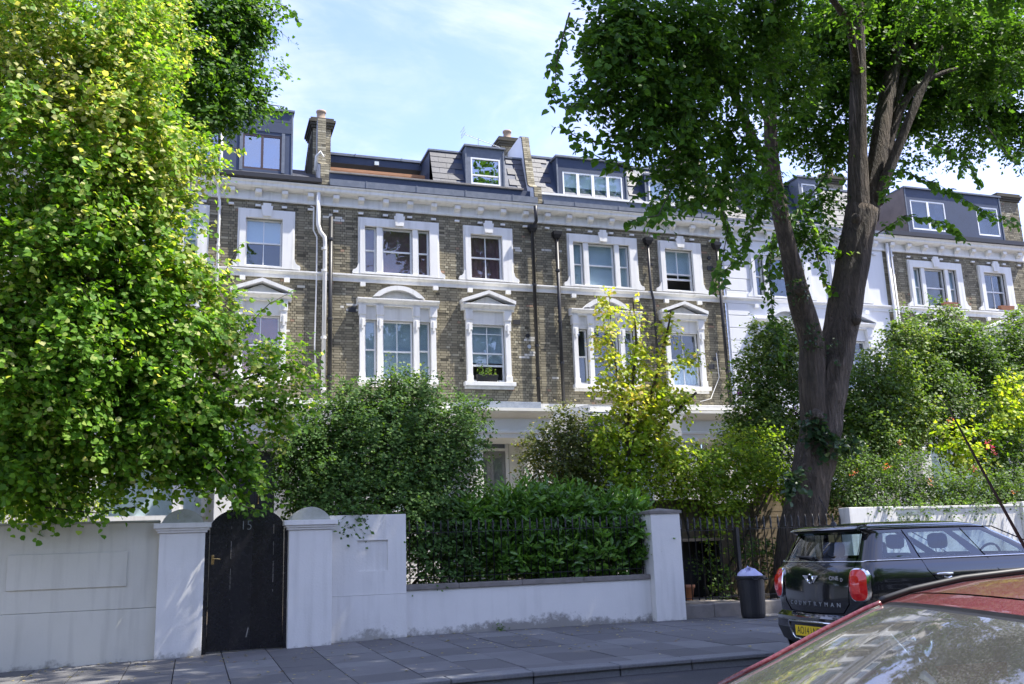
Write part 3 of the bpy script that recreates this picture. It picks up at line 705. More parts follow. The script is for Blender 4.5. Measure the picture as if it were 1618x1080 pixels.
def leadcap(h, x0, x1, y0, y1, z0, z1, seam=1.5, name='lead_flashing'):
    b_ = MB(); b_.box(x0, x1, y0, y1, z0, z1); k = x0+seam*.7
    while k < x1-.1: b_.box(k-.018, k+.018, y0-.012, y1, z0-.004, z1+.014); k += seam
    return b_.build(name, m_lead, h)
def dormer(h, x0, x1, z0, z1, yf, yb, wins, face=m_panel, cap=True, wz=None):
    d_ = MB(); hol = [(w[0], w[1], wz[0], wz[1]) for w in wins]
    holed(d_, x0, x1, z0, z1, hol, yf, yf+.05)
    d_.face([(x0, yf, z0), (x0, yf, z1), (x0, yb, z1), (x0, yb, z0)]); d_.face([(x1, yf, z0), (x1, yb, z0), (x1, yb, z1), (x1, yf, z1)])
    o = d_.build('dormer', face, h)
    c_ = MB(); c_.box(x0-.06, x1+.06, yf-.07, yb, z1, z1+.06); c_.build('dormer_roof', m_lead, o)
    b_ = MB()
    for xx in (x0, x1): b_.box(xx-.025, xx+.025, yf-.02, yf+.0-.001, z0, z1)
    b_.build('lead_edge', m_lead, o)
    return o
# A: clad box to X 2.35
ax = hs['A'][0]
slates(hA, ax+.2, 3.05, YF+.3, 12.25, YF+1.4, 12.95, .45, 6)
leadcap(hA, ax, 3.1, YF-.34, YF+.35, 11.865, 11.95)
MB().exx([(YF-.42, 11.90), (YF-.345, 11.865), (YF-.345, 12.0), (YF-.42, 12.02)], ax, 3.12).build('gutter', m_black, hA)
dA = dormer(hA, -2.4, 2.35, 12.25, 14.40, YF+.55, YF+3.5, [(.95, 2.05), (-.65, .30)], wz=(12.52, 13.62))
pm = {}
rows_ = [12.27, 12.62, 13.0, 13.38, 13.72, 14.06, 14.38]
for i in range(6):
    x = -2.38-(.4 if i % 2 else 0)
    while x < 2.33:
        a, c = max(x, -2.38), min(x+.8, 2.33)
        za, zb = rows_[i], rows_[i+1]
        if not any(a < w[1]+.08 and c > w[0]-.08 and za < 13.68 and zb > 12.46 for w in ((.95, 2.05), (-.65, .30))):
            MB().box(a+.004, c-.004, YF+.535, YF+.549, za, zb-.008).build('cladding_panel', m_panel, dA)
        x += .8
for a, c in ((.95, 2.05), (-.65, .30)):
    for x0, x1, z0, z1 in ((a-.09, a-.0, 12.45, 13.7), (c, c+.09, 12.45, 13.7)): MB().box(x0, x1, YF+.52, YF+.56, z0, z1).build('window_trim', m_lead, dA)
    f_ = MB(); y = YF+.56
    f_.box(a, a+.05, y, y+.07, 12.52, 13.62); f_.box(c-.05, c, y, y+.07, 12.52, 13.62); f_.box(a+.05, c-.05, y, y+.07, 12.52, 12.58); f_.box(a+.05, c-.05, y, y+.07, 13.56, 13.62); f_.box((a+c)/2-.035, (a+c)/2+.035, y-.005, y+.06, 12.58, 13.56)
    w_ = f_.build('window', m_brown, hA)
    for p, q in ((a+.05, (a+c)/2-.035), ((a+c)/2+.035, c-.05)): MB().box(p, q, y+.03, y+.036, 12.58, 13.56).build('pane', m_glassb, w_)
    MB().box(a, c, y+.5, y+.51, 12.4, 13.7).build('room', m_room, w_)
# parapet coping between A and B: party wall with pier and chimney
def chimney(h, cx, y0, y1, z0, z1, w=.34, pots=1, shoulder=.0):
    rr = random.Random(int(cx*10)+3)
    b_ = MB(); b_.exy([(cx-w-shoulder, z0), (cx+w, z0), (cx+w, z1), (cx-w, z1)], y0+.01, y1); 
    o = b_.build('chimney_stack', m_mortar, h)
    bm = brick_quads(cx-w, cx+w, z0, z1, [], y0+.01, int(cx*7)+1)
    # left flank bricks
    z = z0; row = 0
    while z < z1-.02:
        y = y0+(.0 if row % 2 else .11)
        while y < y1-.05:
            ye = min(y+.215, y1); sh = shoulder*(1-(z-z0)/(z1-z0)); tt = min(.9, max(.03, rr.gauss(.42, .2)))
            xx = cx-w-sh-.008
            bm.poly([(xx, y, z), (xx, ye, z), (xx, ye, z+.065), (xx, y, z+.065), (xx+.02, y, z), (xx+.02, ye, z), (xx+.02, ye, z+.065), (xx+.02, y, z+.065)], [(3, 2, 1, 0), (3, 7, 6, 2), (0, 1, 5, 4)], tt)
            y += .225
        z += .075; row += 1
    bm.build('brick', m_brick, o, kind='stuff')
    cb = MB()
    for k, (dz, e) in enumerate(((0, .05), (.08, .09), (.16, .13), (.24, .08))): cb.box(cx-w-e, cx+w+e, y0-e, y1+e, z1+dz+.002, z1+dz+.078)
    cb.build('corbel', m_brick, o)
    for k in range(pots):
        yy = y0+.25+k*.5
        MB().lathe([(.17, z1+.30), (.17, z1+.38), (.14, z1+.42), (.13, z1+.60), (.155, z1+.62), (.155, z1+.68), (.1, z1+.68)], cx, yy, 12).build('chimney_pot', m_chp, o, smooth=True)
def party(h, x0, x1, prof, brickfront=True):
    o = MB().exx(prof, x0, x1).build('party_wall', m_white2, h)
    # brick front edge following the profile
    mb = MB(); rr = random.Random(5); 
    for (ya, za), (yb, zb) in zip(prof[:-1], prof[1:]):
        L = sqrt((yb-ya)**2+(zb-za)**2)
        if zb <= za or L < .1: continue
        n = int(L/.075)
        for k in range(n):
            t0, t1 = k/n, (k+.86)/n
            for (xa, xb) in (((x0, (x0+x1)/2-.005), ((x0+x1)/2+.005, x1)) if k % 2 else ((x0, x1),)):
                P = [(ya+(yb-ya)*t-.0, za+(zb-za)*t) for t in (t0, t1)]
                mb.poly([(xa, P[0][0]-.03, P[0][1]), (xb, P[0][0]-.03, P[0][1]), (xb, P[1][0]-.03, P[1][1]), (xa, P[1][0]-.03, P[1][1]), (xa, P[0][0]+.06, P[0][1]), (xb, P[0][0]+.06, P[0][1]), (xb, P[1][0]+.06, P[1][1]), (xa, P[1][0]+.06, P[1][1])],
                        [(0, 1, 2, 3), (0, 4, 5, 1), (3, 2, 6, 7), (0, 3, 7, 4), (1, 5, 6, 2)], min(.9, max(.1, rr.gauss(.6, .2))))
    mb.build('brick', m_brick, o, kind='stuff')
    return o
party(hA, 3.10, 3.34, [(YF-.25, 11.9), (YF-.20, 12.55), (YF+.55, 12.9), (YF+.60, 14.35), (YF+1.6, 14.35), (YF+1.6, 11.9)])
chimney(hA, 3.27, YF+.95, YF+2.1, 12.3, 14.2, .27, 1, .22)
MB().tube([(3.0, YF+.2, 12.5), (3.02, YF+.1, 12.9), (3.12, YF+.0, 13.0), (3.2, YF+.1, 12.9)], .05, 8).build('overflow_pipe', m_white, hA, smooth=True)
# B: lead gutter front, upstand, terrace, mansard with dormer
leadcap(hB, 3.36, 9.72, YF-.35, YF+.2, 11.865, 12.06)
MB().box(3.36, 9.70, YF+.15, YF+.32, 12.06, 12.44).build('parapet', m_panel, hB)
cp = MB().box(-.3, .3, -.05, .22, 0, .05).mesh('coping_tile', m_stone)
for k in range(10): inst('coping_tile', cp, hB, Matrix.Translation((3.68+k*.605, YF+.14, 12.445)))
# roof terrace with timber back, lead roof edge
tz0, tz1 = at(600, 263, YF+2.0).z, at(600, 252, YF+2.0).z
for k in range(9): MB().box(3.5, 6.6, YF+1.5, YF+1.53, at(600, 270, YF+1.5).z-.10*(k+1), at(600, 270, YF+1.5).z-.10*k-.012).build('timber_board', m_wood, hB)
MB().box(3.45, 6.9, YF+2.0, YF+2.8, tz0, tz1).build('terrace_fascia', m_panel, hB); leadcap(hB, 3.4, 6.9, YF+1.95, YF+2.9, tz1+.002, tz1+.08)
MB().box(5.1, 5.16, YF+2.44, YF+2.49, 12.3, tz0).build('terrace_post', m_wood, hB)
MB().box(5.06, 5.2, YF+1.93, YF+1.99, tz0+.02, tz0+.14).build('outside_light', m_blindg, hB)
slates(hB, 6.6, 9.66, YF+.33, 12.30, YF+.85, 13.78, .5, 7, skip=((7.66, 8.90),))
MB().poly([(6.6, YF+.33, 12.3), (6.6, YF+.85, 13.78), (6.6, YF+2.8, 13.78), (6.6, YF+2.8, 12.3)], [(0, 1, 2, 3)]).build('roof_cheek', m_panel, hB)
leadcap(hB, 6.55, 9.7, YF+.80, YF+3, 13.78, 13.84)
dB = dormer(hB, 7.66, 8.90, 12.45, 13.86, YF+.42, YF+2, [(7.82, 8.78)], wz=(12.62, 13.52), face=m_lead)
sash(hB, 7.82, 8.78, 12.62, 13.52, YF+.44, 0, bars_v=0, rail=.36, glass=m_glassb)
# C: mansard with two wide dormers
c0 = hs['C'][0]
party(hB, 9.66, 9.90, [(YF-.25, 11.9), (YF-.20, 12.45), (YF+.15, 12.6), (YF+.35, 12.75), (YF+.75, 14.55), (YF+.95, 14.65), (YF+2.6, 14.6), (YF+2.6, 11.9)])
chimney(hB, 9.75, YF+2.2, YF+3.7, 13.2, 14.85, .33, 1, .2)
leadcap(hC, 9.92, 16.24, YF-.35, YF+.25, 11.865, 12.0)
MB().box(9.92, 16.2, YF+.1, YF+.3, 12.0, 12.35).build('upstand', m_lead, hC)
MB().box(9.92, 16.2, YF+.06, YF+.33, 12.352, 12.42).build('white_sill_board', m_white, hC)
slates(hC, 9.92, 16.15, YF+.34, 12.36, YF+.95, 13.95, .42, 8, skip=((10.72, 13.16), (13.86, 15.3)))
leadcap(hC, 9.92, 16.2, YF+.9, YF+3, 13.95, 14.02)
dormer(hC, 10.72, 13.16, 12.43, 13.82, YF+.42, YF+2.5, [(10.90, 13.02)], wz=(12.5, 13.36))
dormer(hC, 13.86, 15.3, 12.43, 13.5, YF+.42, YF+2.5, [(13.98, 15.2)], wz=(12.5, 13.36))
def casement(h, x0, x1, z0, z1, y, n, bl=m_blind):
    f_ = MB(); f_.box(x0, x1, y, y+.06, z0, z0+.06); f_.box(x0, x1, y, y+.06, z1-.06, z1)
    for k in range(n+1):
        xx = x0+(x1-x0)*k/n; a, c = max(x0, xx-.05), min(x1, xx+.05); f_.box(a, c, y-.006, y+.055, z0+.06, z1-.06)
    w_ = f_.build('window', m_frame, h, bevel=.004)
    for k in range(n): MB().box(x0+(x1-x0)*k/n+.05, x0+(x1-x0)*(k+1)/n-.05, y+.02, y+.026, z0+.06, z1-.06).build('pane', m_glass, w_)
    if bl: MB().box(x0, x1, y+.1, y+.11, z0, z1).build('blind', bl, w_)
    MB().box(x0, x1, y+.5, y+.51, z0-.1, z1+.1).build('room', m_room, w_)
casement(hC, 10.90, 13.02, 12.5, 13.36, YF+.43, 4); casement(hC, 13.98, 15.2, 12.5, 13.36, YF+.43, 2)
party(hC, 16.15, 16.4, [(YF-.25, 11.9), (YF-.20, 12.45), (YF+.3, 12.6), (YF+.8, 14.4), (YF+2.6, 14.5), (YF+2.6, 11.9)])
chimney(hC, 16.3, YF+1.9, YF+3.6, 13.2, 14.9, .34, 2)
# D
slates(hD, 16.45, 22.7, YF+.34, 12.1, YF+1.0, 13.9, .42, 8, skip=((17.9, 18.75), (19.9, 20.75)))
leadcap(hD, 16.42, 22.75, YF-.34, YF+.3, 11.865, 11.96); leadcap(hD, 16.42, 22.75, YF+.95, YF+3, 13.9, 13.97)
for a in (17.9, 19.9):
    dormer(hD, a, a+.85, 12.4, 14.0, YF+.40, YF+2, [(a+.12, a+.73)], wz=(12.7, 13.8), face=m_lead); casement(hD, a+.12, a+.73, 12.7, 13.8, YF+.41, 1, None)
chimney(hD, 22.7, YF+1.9, YF+3.6, 13.2, 14.6, .34, 2)
# E
leadcap(hE, 22.8, 29.4, YF-.34, YF+.3, 11.865, 11.95); MB().box(22.8, 29.3, YF-.42, YF-.345, 11.85, 12.0).build('gutter', m_black, hE)
slates(hE, 22.9, 29.3, YF+.3, 11.95, YF+1.3, 12.55, .42, 5)
m_taupe = mat('taupe_cladding', (.22, .18, .16), .7, var=.4, vscale=3)
dE = dormer(hE, 24.75, 29.25, 12.15, 14.15, YF+.65, YF+4.5, [(24.95, 26.55), (28.05, 29.1)], wz=(12.55, 13.72))
MB().box(24.70, 24.745, YF+.66, YF+4.5, 12.15, 14.15).build('side_cladding', m_taupe, hE)
casement(hE, 24.95, 26.55, 12.55, 13.72, YF+.66, 2, None); casement(hE, 28.05, 29.1, 12.55, 13.72, YF+.66, 1, None)
chimney(hE, 30.1, YF+1.0, YF+2.8, 12.0, 14.2, .5, 0); chimney(hE, 29.0, YF+3.6, YF+4.2, 13.0, 14.75, .3, 0)
# chimneys and party wall left
chimney(hZ, ax-.05, YF+.95, YF+2.3, 12.3, 14.65, .34, 2, .3)
# TV aerial
ta = thing('tv_aerial', 'thin metal television aerial standing on the roof beside the small dormer', 'aerial', (8.45, YF+1.6, 13.8))
MB().tube([(8.45, YF+1.6, 13.8), (8.45, YF+1.6, 14.75)], .014, 6).build('mast', m_aer, ta)
b_ = MB(); b_.tube([(7.95, YF+1.6, 14.85), (9.2, YF+1.6, 14.5)], .009, 5)
for k in range(14):
    t = k/13; x = 7.95+1.25*t; z = 14.85-.35*t; b_.tube([(x, YF+1.45, z-.05), (x, YF+1.75, z+.05)], .005, 4)
for dz in (-.1, 0, .1): b_.tube([(7.93-dz*.2, YF+1.35, 14.9+dz), (7.93-dz*.2, YF+1.85, 14.9+dz)], .007, 4); 
b_.tube([(7.86, YF+1.6, 14.68), (7.98, YF+1.6, 15.08)], .008, 4)
b_.build('rods', m_aer, ta)
# window box with plant at B single first floor window, pots on sills
wb = thing('window_box', 'dark window box with a leafy plant on the open first floor sill', 'planter', (8.05, YF-.05, 6.26))
MB().poly([(7.72, YF-.10, 6.262), (8.3, YF-.10, 6.262), (8.3, YF+.04, 6.262), (7.72, YF+.04, 6.262), (7.68, YF-.13, 6.48), (8.34, YF-.13, 6.48), (8.34, YF+.05, 6.48), (7.68, YF+.05, 6.48)], [(0, 3, 2, 1), (4, 5, 6, 7), (0, 1, 5, 4), (1, 2, 6, 5), (2, 3, 7, 6), (3, 0, 4, 7)]).build('trough', m_plas, wb, bevel=.01)
for i, (x, lb) in enumerate(((25.15, 'terracotta trough on the wide upper window sill of the far right brick house'), (28.0, 'terracotta trough on the narrow upper window sill of the far right brick house'))):
    p_ = MB(); x0 = x if i == 0 else x-.25
    p_.poly([(x0, YF-.13, 9.405), (x0+.6, YF-.13, 9.405), (x0+.6, YF+.0, 9.405), (x0, YF, 9.405), (x0-.02, YF-.15, 9.56), (x0+.62, YF-.15, 9.56), (x0+.62, YF+.01, 9.56), (x0-.02, YF+.01, 9.56)], [(0, 3, 2, 1), (4, 5, 6, 7), (0, 1, 5, 4), (1, 2, 6, 5), (2, 3, 7, 6), (3, 0, 4, 7)])
    tag(p_.build('flower_trough', m_pot), lb, 'planter', 'terracotta troughs on sills')
#PART2
def on(px, py, Z):
    d = _f + _r*((px-809)/FPX) - _u*((py-540)/FPX)
    t = (Z-EYE)/d.z
    return Vector((d.x*t, d.y*t, Z))
def text(s, size, name, mt, parent, M, depth=.004, xs=1.0, off=0.0):
    c = bpy.data.curves.new(name, 'FONT'); c.body = s; c.size = size; c.extrude = depth; c.align_x = 'CENTER'; c.align_y = 'CENTER'; c.offset = off
    o = bpy.data.objects.new('tmp', c); COL.objects.link(o); bpy.context.view_layer.update()
    me = bpy.data.meshes.new_from_object(o.evaluated_get(bpy.context.evaluated_depsgraph_get())); bpy.data.objects.remove(o)
    me.materials.clear(); me.materials.append(mt); me.name = name
    return inst(name, me, parent, M @ Matrix.Diagonal((xs, 1, 1, 1)))

# ------------------------------------------------------------------ front boundary
lw = thing('garden_wall', 'dingy cream rendered wall with a long raised panel, left of the gate', 'wall', (-3, 15.7, 0))
w_ = MB(); w_.box(-16, -.50, 15.72, 16.02, .80, 2.07); w_.box(-16, -.50, 15.70, 16.04, -.3, .796); w_.build('wall', m_wallc, lw, bevel=.008)
MB().box(-16, -.50, 15.69, 16.05, 2.071, 2.10).build('coping', m_dome, lw, bevel=.006)
MB().box(-2.57, -.94, 15.695, 15.719, 1.13, 1.64).build('panel', m_wallc, lw, bevel=.006)
def gate_pier(x0, x1, lab):
    t = thing('gate_pier', lab, 'pier', ((x0+x1)/2, 15.9, 0), 'piers either side of the gate')
    MB().box(x0, x1, 15.6, 16.2, -.3, 1.895).build('shaft', m_pier, t, bevel=.01)
    c = MB(); a = .09
    for k, (e, za, zb) in enumerate(((.03, 1.896, 1.93), (.055, 1.931, 1.965), (.085, 1.966, 2.045))): c.box(x0-e, x1+e, 15.6-e, 16.2+e, za, zb)
    c.build('moulded_cap', m_pier, t, bevel=.006)
    # segmental top, domed in both directions
    cx, n = (x0+x1)/2, 14; hw = (x1-x0)/2-.02; V = []; F = []
    for j in range(9):
        yy = -1+2*j/8
        for i in range(n+1):
            u = -1+2*i/n; z = 2.046+.21*max(0, 1-u*u)**.72
            V.append((cx+u*hw, 15.9+yy*.28, z))
    for j in range(8):
        for i in range(n): a_ = j*(n+1)+i; F.append((a_, a_+1, a_+n+2, a_+n+1))
    F.append(tuple(range(n, -1, -1))); F.append(tuple(8*(n+1)+i for i in range(n+1)))
    MB().poly(V, F).build('domed_top', m_dome, t)
gate_pier(-.50, .17, 'white pier with a greenish domed top, on the handle side of gate 15')
gate_pier(1.44, 2.12, 'white domed pier between gate 15 and the wall with a square recess')
gt = thing('garden_gate', 'tall black arched timber gate numbered 15 with a brass handle', 'gate', (.81, 15.85, 0))
gx0, gx1, gy = .245, 1.375, 15.80
fr = None
for xa_, xb_ in ((.172, gx0-.008), (gx1+.008, 1.438)): MB().box(xa_, xb_, gy-.02, gy+.1, .0, 1.93).build('gate_frame', m_gate, gt)
arch = lambda x: 1.90+.37*sqrt(max(0, 1-((x-.81)/.575)**2))**.9
nP = 7
for k in range(nP):
    a, c = gx0+(gx1-gx0)*k/nP+.003, gx0+(gx1-gx0)*(k+1)/nP-.003
    top = [(a+(c-a)*i/4, arch(a+(c-a)*i/4)) for i in range(5)]
    pts = [(c, .10), (a, .10)]+top
    MB().exy(pts, gy+R.uniform(-.002, .002), gy+.04).build('plank', m_gate, gt, bevel=.004)
tp = [(gx0+.05+(gx1-gx0-.1)*i/14, arch(gx0+.05+(gx1-gx0-.1)*i/14)+.008) for i in range(15)]
for xx, za, zb in ((.566, 1.0, 1.75), (.566, .62, .86), (1.217, .95, 2.0), (.565, 1.82, 1.98)):
    s_ = MB(); z = za
    while z < zb:
        z2 = min(zb, z+R.uniform(.03, .16))
        if R.random() < .75: s_.box(xx-.002, xx+R.uniform(.001, .005), gy-.006, gy-.002, z, z2)
        z = z2+.01
    s_.build('paint_crack', m_scuff, gt, kind='stuff')
MB().poly([(.80+.02, gy-.004, .28), (.835, gy-.004, .28), (.865, gy-.004, .42), (.85, gy-.004, .42)], [(0, 1, 2, 3)]).build('scuff', m_scuff, gt)
hb = MB().box(.275, .315, gy-.012, gy-.003, 1.40, 1.545).build('handle_plate', m_brass, gt, bevel=.003)
MB().tube([(.298, gy-.01, 1.49), (.298, gy-.05, 1.49), (.32, gy-.055, 1.488), (.41, gy-.05, 1.48)], .009, 8).build('handle', m_brass, gt, smooth=True)
text('15', .215, 'house_number', m_aer, gt, Matrix.Translation((.79, gy-.008, 1.985)) @ Matrix.Rotation(pi/2, 4, 'X'), xs=.88, off=-.006)
ws = thing('wall_section', 'high white wall with a square recess, right of gate 15', 'wall', (2.8, 15.9, 0))
wb_ = MB(); holed(wb_, 2.121, 3.40, .82, 2.12, [(2.58, 3.09, 1.20, 1.70)], 15.92, 15.955)
wb_.box(2.121, 3.40, 15.955, 16.25, .82, 2.12); wb_.face([(2.121, 15.92, 2.12), (3.40, 15.92, 2.12), (3.40, 15.955, 2.12), (2.121, 15.955, 2.12)]); wb_.face([(3.40, 15.92, .82), (3.40, 15.955, .82), (3.40, 15.955, 2.12), (3.40, 15.92, 2.12)])
wb_.box(2.121, 3.40, 15.905, 16.25, -.2, .816); wb_.build('wall', m_pier, ws)
lo = thing('low_wall', 'low white wall with a stone coping, in front of the laurel hedge', 'wall', (5.7, 16.1, 0))
MB().box(3.405, 7.93, 15.98, 16.30, -.2, .855).build('wall', m_wallp, lo)
x = 3.405
while x < 7.9:
    x2 = min(7.93, x+R.uniform(.85, 1.2)); 
    if 7.93-x2 < .3: x2 = 7.93
    MB().box(x+.003, x2-.003, 15.94+R.uniform(-.004, .004), 16.33, .857, .945+R.uniform(-.004, .004)).build('coping_stone', m_stone, lo, bevel=.012); x = x2
rp_ = thing('wall_pier', 'square white pier with a flat stone cap, right end of the low wall', 'pier', (8.25, 16, 0))
MB().box(7.935, 8.53, 15.80, 16.32, -.2, 2.02).build('shaft', m_pier, rp_, bevel=.008)
b_ = MB(); b_.box(7.905, 8.56, 15.77, 16.35, 2.021, 2.07); b_.poly([(7.905, 15.77, 2.07), (8.56, 15.77, 2.07), (8.56, 16.35, 2.07), (7.905, 16.35, 2.07), (8.23, 16.06, 2.13)], [(0, 1, 4), (1, 2, 4), (2, 3, 4), (3, 0, 4)]); b_.build('cap', m_stone, rp_)
# railings
bar_me = {}
def railing(t, x0, x1, y, z0, z1, step, zr, spear=.17, fat=.019):
    key = (round(z1-z0, 3), spear, fat)
    if key not in bar_me:
        H = z1-z0; r = .0105
        bar_me[key] = MB().lathe([(r, 0), (r, H-spear-.03), (fat*.9, H-spear-.02), (fat*.9, H-spear), (fat*.55, H-spear+.01), (fat, H-spear*.62), (fat*.72, H-spear*.3), (.002, H)], 0, 0, 6).mesh('bar', m_black, True)
    n = int((x1-x0)/step)
    for k in range(n+1):
        inst('bar', bar_me[key], t, Matrix.Translation((x0+(x1-x0)*k/n+R.uniform(-.004, .004), y, z0)) @ Matrix.Rotation(R.uniform(-.006, .006), 4, 'Y') @ Matrix.Rotation(R.random()*3, 4, 'Z'))
    for z in zr: MB().box(x0-.04, x1+.04, y-.016, y+.016, z-.006, z+.006).build('rail', m_black, t)
t = thing('railing', 'black spear topped iron railing on the low wall, half buried in laurel', 'railing', (5.7, 16.1, .95), 'iron railings along the street')
railing(t, 3.5, 7.86, 16.08, .95, 2.02, .135, (1.05, 1.80))
t = thing('railing_gate', 'black iron railing gate on the stone step, right of the capped pier', 'gate', (9.2, 16.2, .37), 'iron railings along the street')
railing(t, 8.62, 9.88, 16.2, .42, 1.96, .14, (.46, 1.70), .22, .024)
MB().box(9.92, 9.985, 16.16, 16.24, .35, 1.74).build('post', m_black, t)
t = thing('railing', 'black iron railing behind the rubbish bin, running past the forked trunk', 'railing', (11.1, 16.2, .37), 'iron railings along the street')
railing(t, 10.1, 12.35, 16.2, .35, 1.96, .155, (.46, 1.70), .22, .024)
st = thing('stone_step', 'worn dark stone step under the railing gate', 'step', (9.3, 16.2, .12))
x = 8.54
for x2 in (9.2, 9.95, 10.9, 11.9, 12.45):
    MB().box(x+.003, x2-.003, 15.95+R.uniform(0, .006), 16.45, -.1, .355+R.uniform(-.003, .003)).build('stone', m_stone, st, bevel=.015); x = x2
fw = thing('garden_wall', 'sunlit white rendered wall behind the black car', 'wall', (15, 16.1, 0))
m_wallr = mat('streaked_white_paint', (.74, .73, .70), .6, bump=.3, bscale=30, var=.3, vscale=3, var2=(.5, .48, .43), streak=.5)
MB().box(12.46, 13.6, 16.02, 16.35, -.2, 2.06).build('wall', m_wallr, fw, bevel=.01); MB().box(13.602, 16.9, 16.06, 16.35, -.2, 2.0).build('wall', m_wallr, fw, bevel=.01); MB().box(16.902, 30, 15.98, 16.4, -.2, 2.1).build('wall', m_wallr, fw, bevel=.01)
MB().box(13.60, 16.9, 16.03, 16.38, 2.001, 2.05).build('coping', m_wallr, fw, bevel=.006)
# timber fence behind the trunk
tf = thing('timber_fence', 'weathered lapped board fence behind the railing gate', 'fence', (10.5, 18.3, .3))
for (xa, xb, zt) in ((8.6, 10.35, 2.3), (10.38, 11.7, 2.25), (11.75, 12.6, 2.62), (12.62, 14.4, 2.5)):
    z = .35; k = 0
    while z < zt-.05:
        h_ = .16; dz = R.uniform(-.01, .01)
        V = [(xa, 18.30, z), (xb, 18.30+R.uniform(-.01, .01), z+dz), (xb, 18.27, z+h_+dz), (xa, 18.27, z+h_), (xa, 18.325, z), (xb, 18.325, z+dz), (xb, 18.29, z+h_+dz), (xa, 18.29, z+h_)]
        V = [(p[0], p[1]-(.03 if i in (0, 1) else 0), p[2]) for i, p in enumerate(V)]
        MB().poly(V, [(0, 1, 2, 3), (7, 6, 5, 4), (0, 4, 5, 1), (3, 2, 6, 7), (0, 3, 7, 4), (1, 5, 6, 2)]).build('board', m_fence, tf); z += .125
    MB().box(xb-.03, xb+.03, 18.22, 18.36, .3, zt+.05).build('fence_post', m_fence, tf)
    MB().box(xa, xb-.031, 18.24, 18.34, zt-.0, zt+.035).build('capping', m_fence, tf)
bs = thing('bin_store', 'dark open fronted store with a board top behind the railing gate', 'bin store', (9.5, 17.9, .37))
b_ = MB(); b_.box(8.65, 10.35, 18.10, 18.14, .37, 1.5); b_.box(8.65, 8.69, 17.5, 18.1, .37, 1.5); b_.box(10.31, 10.35, 17.5, 18.1, .37, 1.5); b_.build('side_board', m_plas, bs)
MB().box(8.6, 10.4, 17.4, 18.15, 1.502, 1.56).build('top_board', m_fence, bs); MB().box(8.62, 8.95, 17.42, 17.47, 1.0, 1.2).build('shelf', m_plas, bs)
MB().tube([(9.15, 17.45, 1.45), (9.2, 17.45, .7)], .02, 6).build('pale_batten', m_frame, bs)
# rubbish bin
bp_ = on(1201, 977, .12); bx, by = bp_.x, bp_.y+.2
bn = thing('rubbish_bin', 'black round dustbin overflowing with a lilac plastic bag', 'bin', (bx, by, .12))
MB().lathe([(.19, .12), (.205, .14), (.215, .2), (.243, .80), (.265, .805), (.27, .83), (.27, .86), (.25, .862), (.235, .84), (.2, .3)], bx, by, 28).build('body', m_bin, bn, smooth=False)
for s_ in (-1, 1): MB().tube([(bx+s_*.10-.02, by-.25, .83), (bx+s_*.10-.02, by-.30, .80), (bx+s_*.10+.08, by-.29, .80), (bx+s_*.10+.08, by-.24, .83)], .011, 6).build('handle', m_bin, bn)
V = []; F = []; n, mm = 22, 9
for j in range(mm+1):
    ph = j/mm*pi/2
    for i in range(n):
        th = 2*pi*i/n; r_ = .225*cos(ph)*(1+.06*sin(5*th+2*ph)+.04*sin(9*th-3*j)); z = .84+.13*sin(ph)*(1+.22*sin(3*th)+.12*sin(7*th))
        V.append((bx+r_*cos(th), by+r_*sin(th), z+.01*sin(11*th+j)))
for j in range(mm):
    for i in range(n): F.append((j*n+i, j*n+(i+1) % n, (j+1)*n+(i+1) % n, (j+1)*n+i))
tag(MB().poly(V, F).tube([(bx-.06, by, .93), (bx-.07, by-.01, .99), (bx-.04, by-.02, 1.02)], [.03, .012, .025], 7).build('rubbish_bag', m_bag, smooth=True), 'crumpled lilac plastic bag bulging out of the black dustbin', 'rubbish bag')
# terracotta pots and patio things
for (px, lab) in ((9.35, 'small terracotta pot on the patio behind the railing gate'),):
    p_ = MB().lathe([(.09, .37), (.13, .60), (.15, .60), (.15, .66), (.12, .66)], px, 17.2, 16).build('flower_pot', m_pot, smooth=True); tag(p_, lab, 'flower pot')

# ------------------------------------------------------------------ black car
C0, CY = 6.86, 9.76
car = thing('parked_car', 'black compact estate car parked at the far kerb, seen from behind', 'car', (C0+2, CY, 0))
LV = [ # z, rear x, front x, half width, rear bow
 (.20, .24, 3.90, .78, .12), (.30, .06, 4.00, .86, .14), (.45, .00, 4.06, .89, .15), (.58, .015, 4.08, .895, .15), (.605, .05, 4.06, .893, .15), (.63, .085, 4.05, .885, .14), (.80, .075, 4.02, .895, .13),
 (1.00, .085, 3.95, .892, .12), (1.12, .12, 3.75, .87, .11), (1.185, .16, 3.10, .845, .10), (1.215, .18, 2.98, .83, .10), (1.225, .185, 2.94, .826, .10), (1.25, .20, 2.88, .815, .10),
 (1.40, .285, 2.58, .77, .09), (1.52, .36, 2.31, .725, .08), (1.545, .30, 2.27, .72, .09), (1.575, .22, 2.20, .705, .10), (1.60, .25, 2.10, .67, .10), (1.63, .42, 1.95, .58, .08), (1.65, .72, 1.7, .40, .05), (1.655, 1.0, 1.4, .2, .0)]
YF_ = [0, .2, .4, .6, .74, .82, .88]      # rear straight, fraction of half width
AN = 6
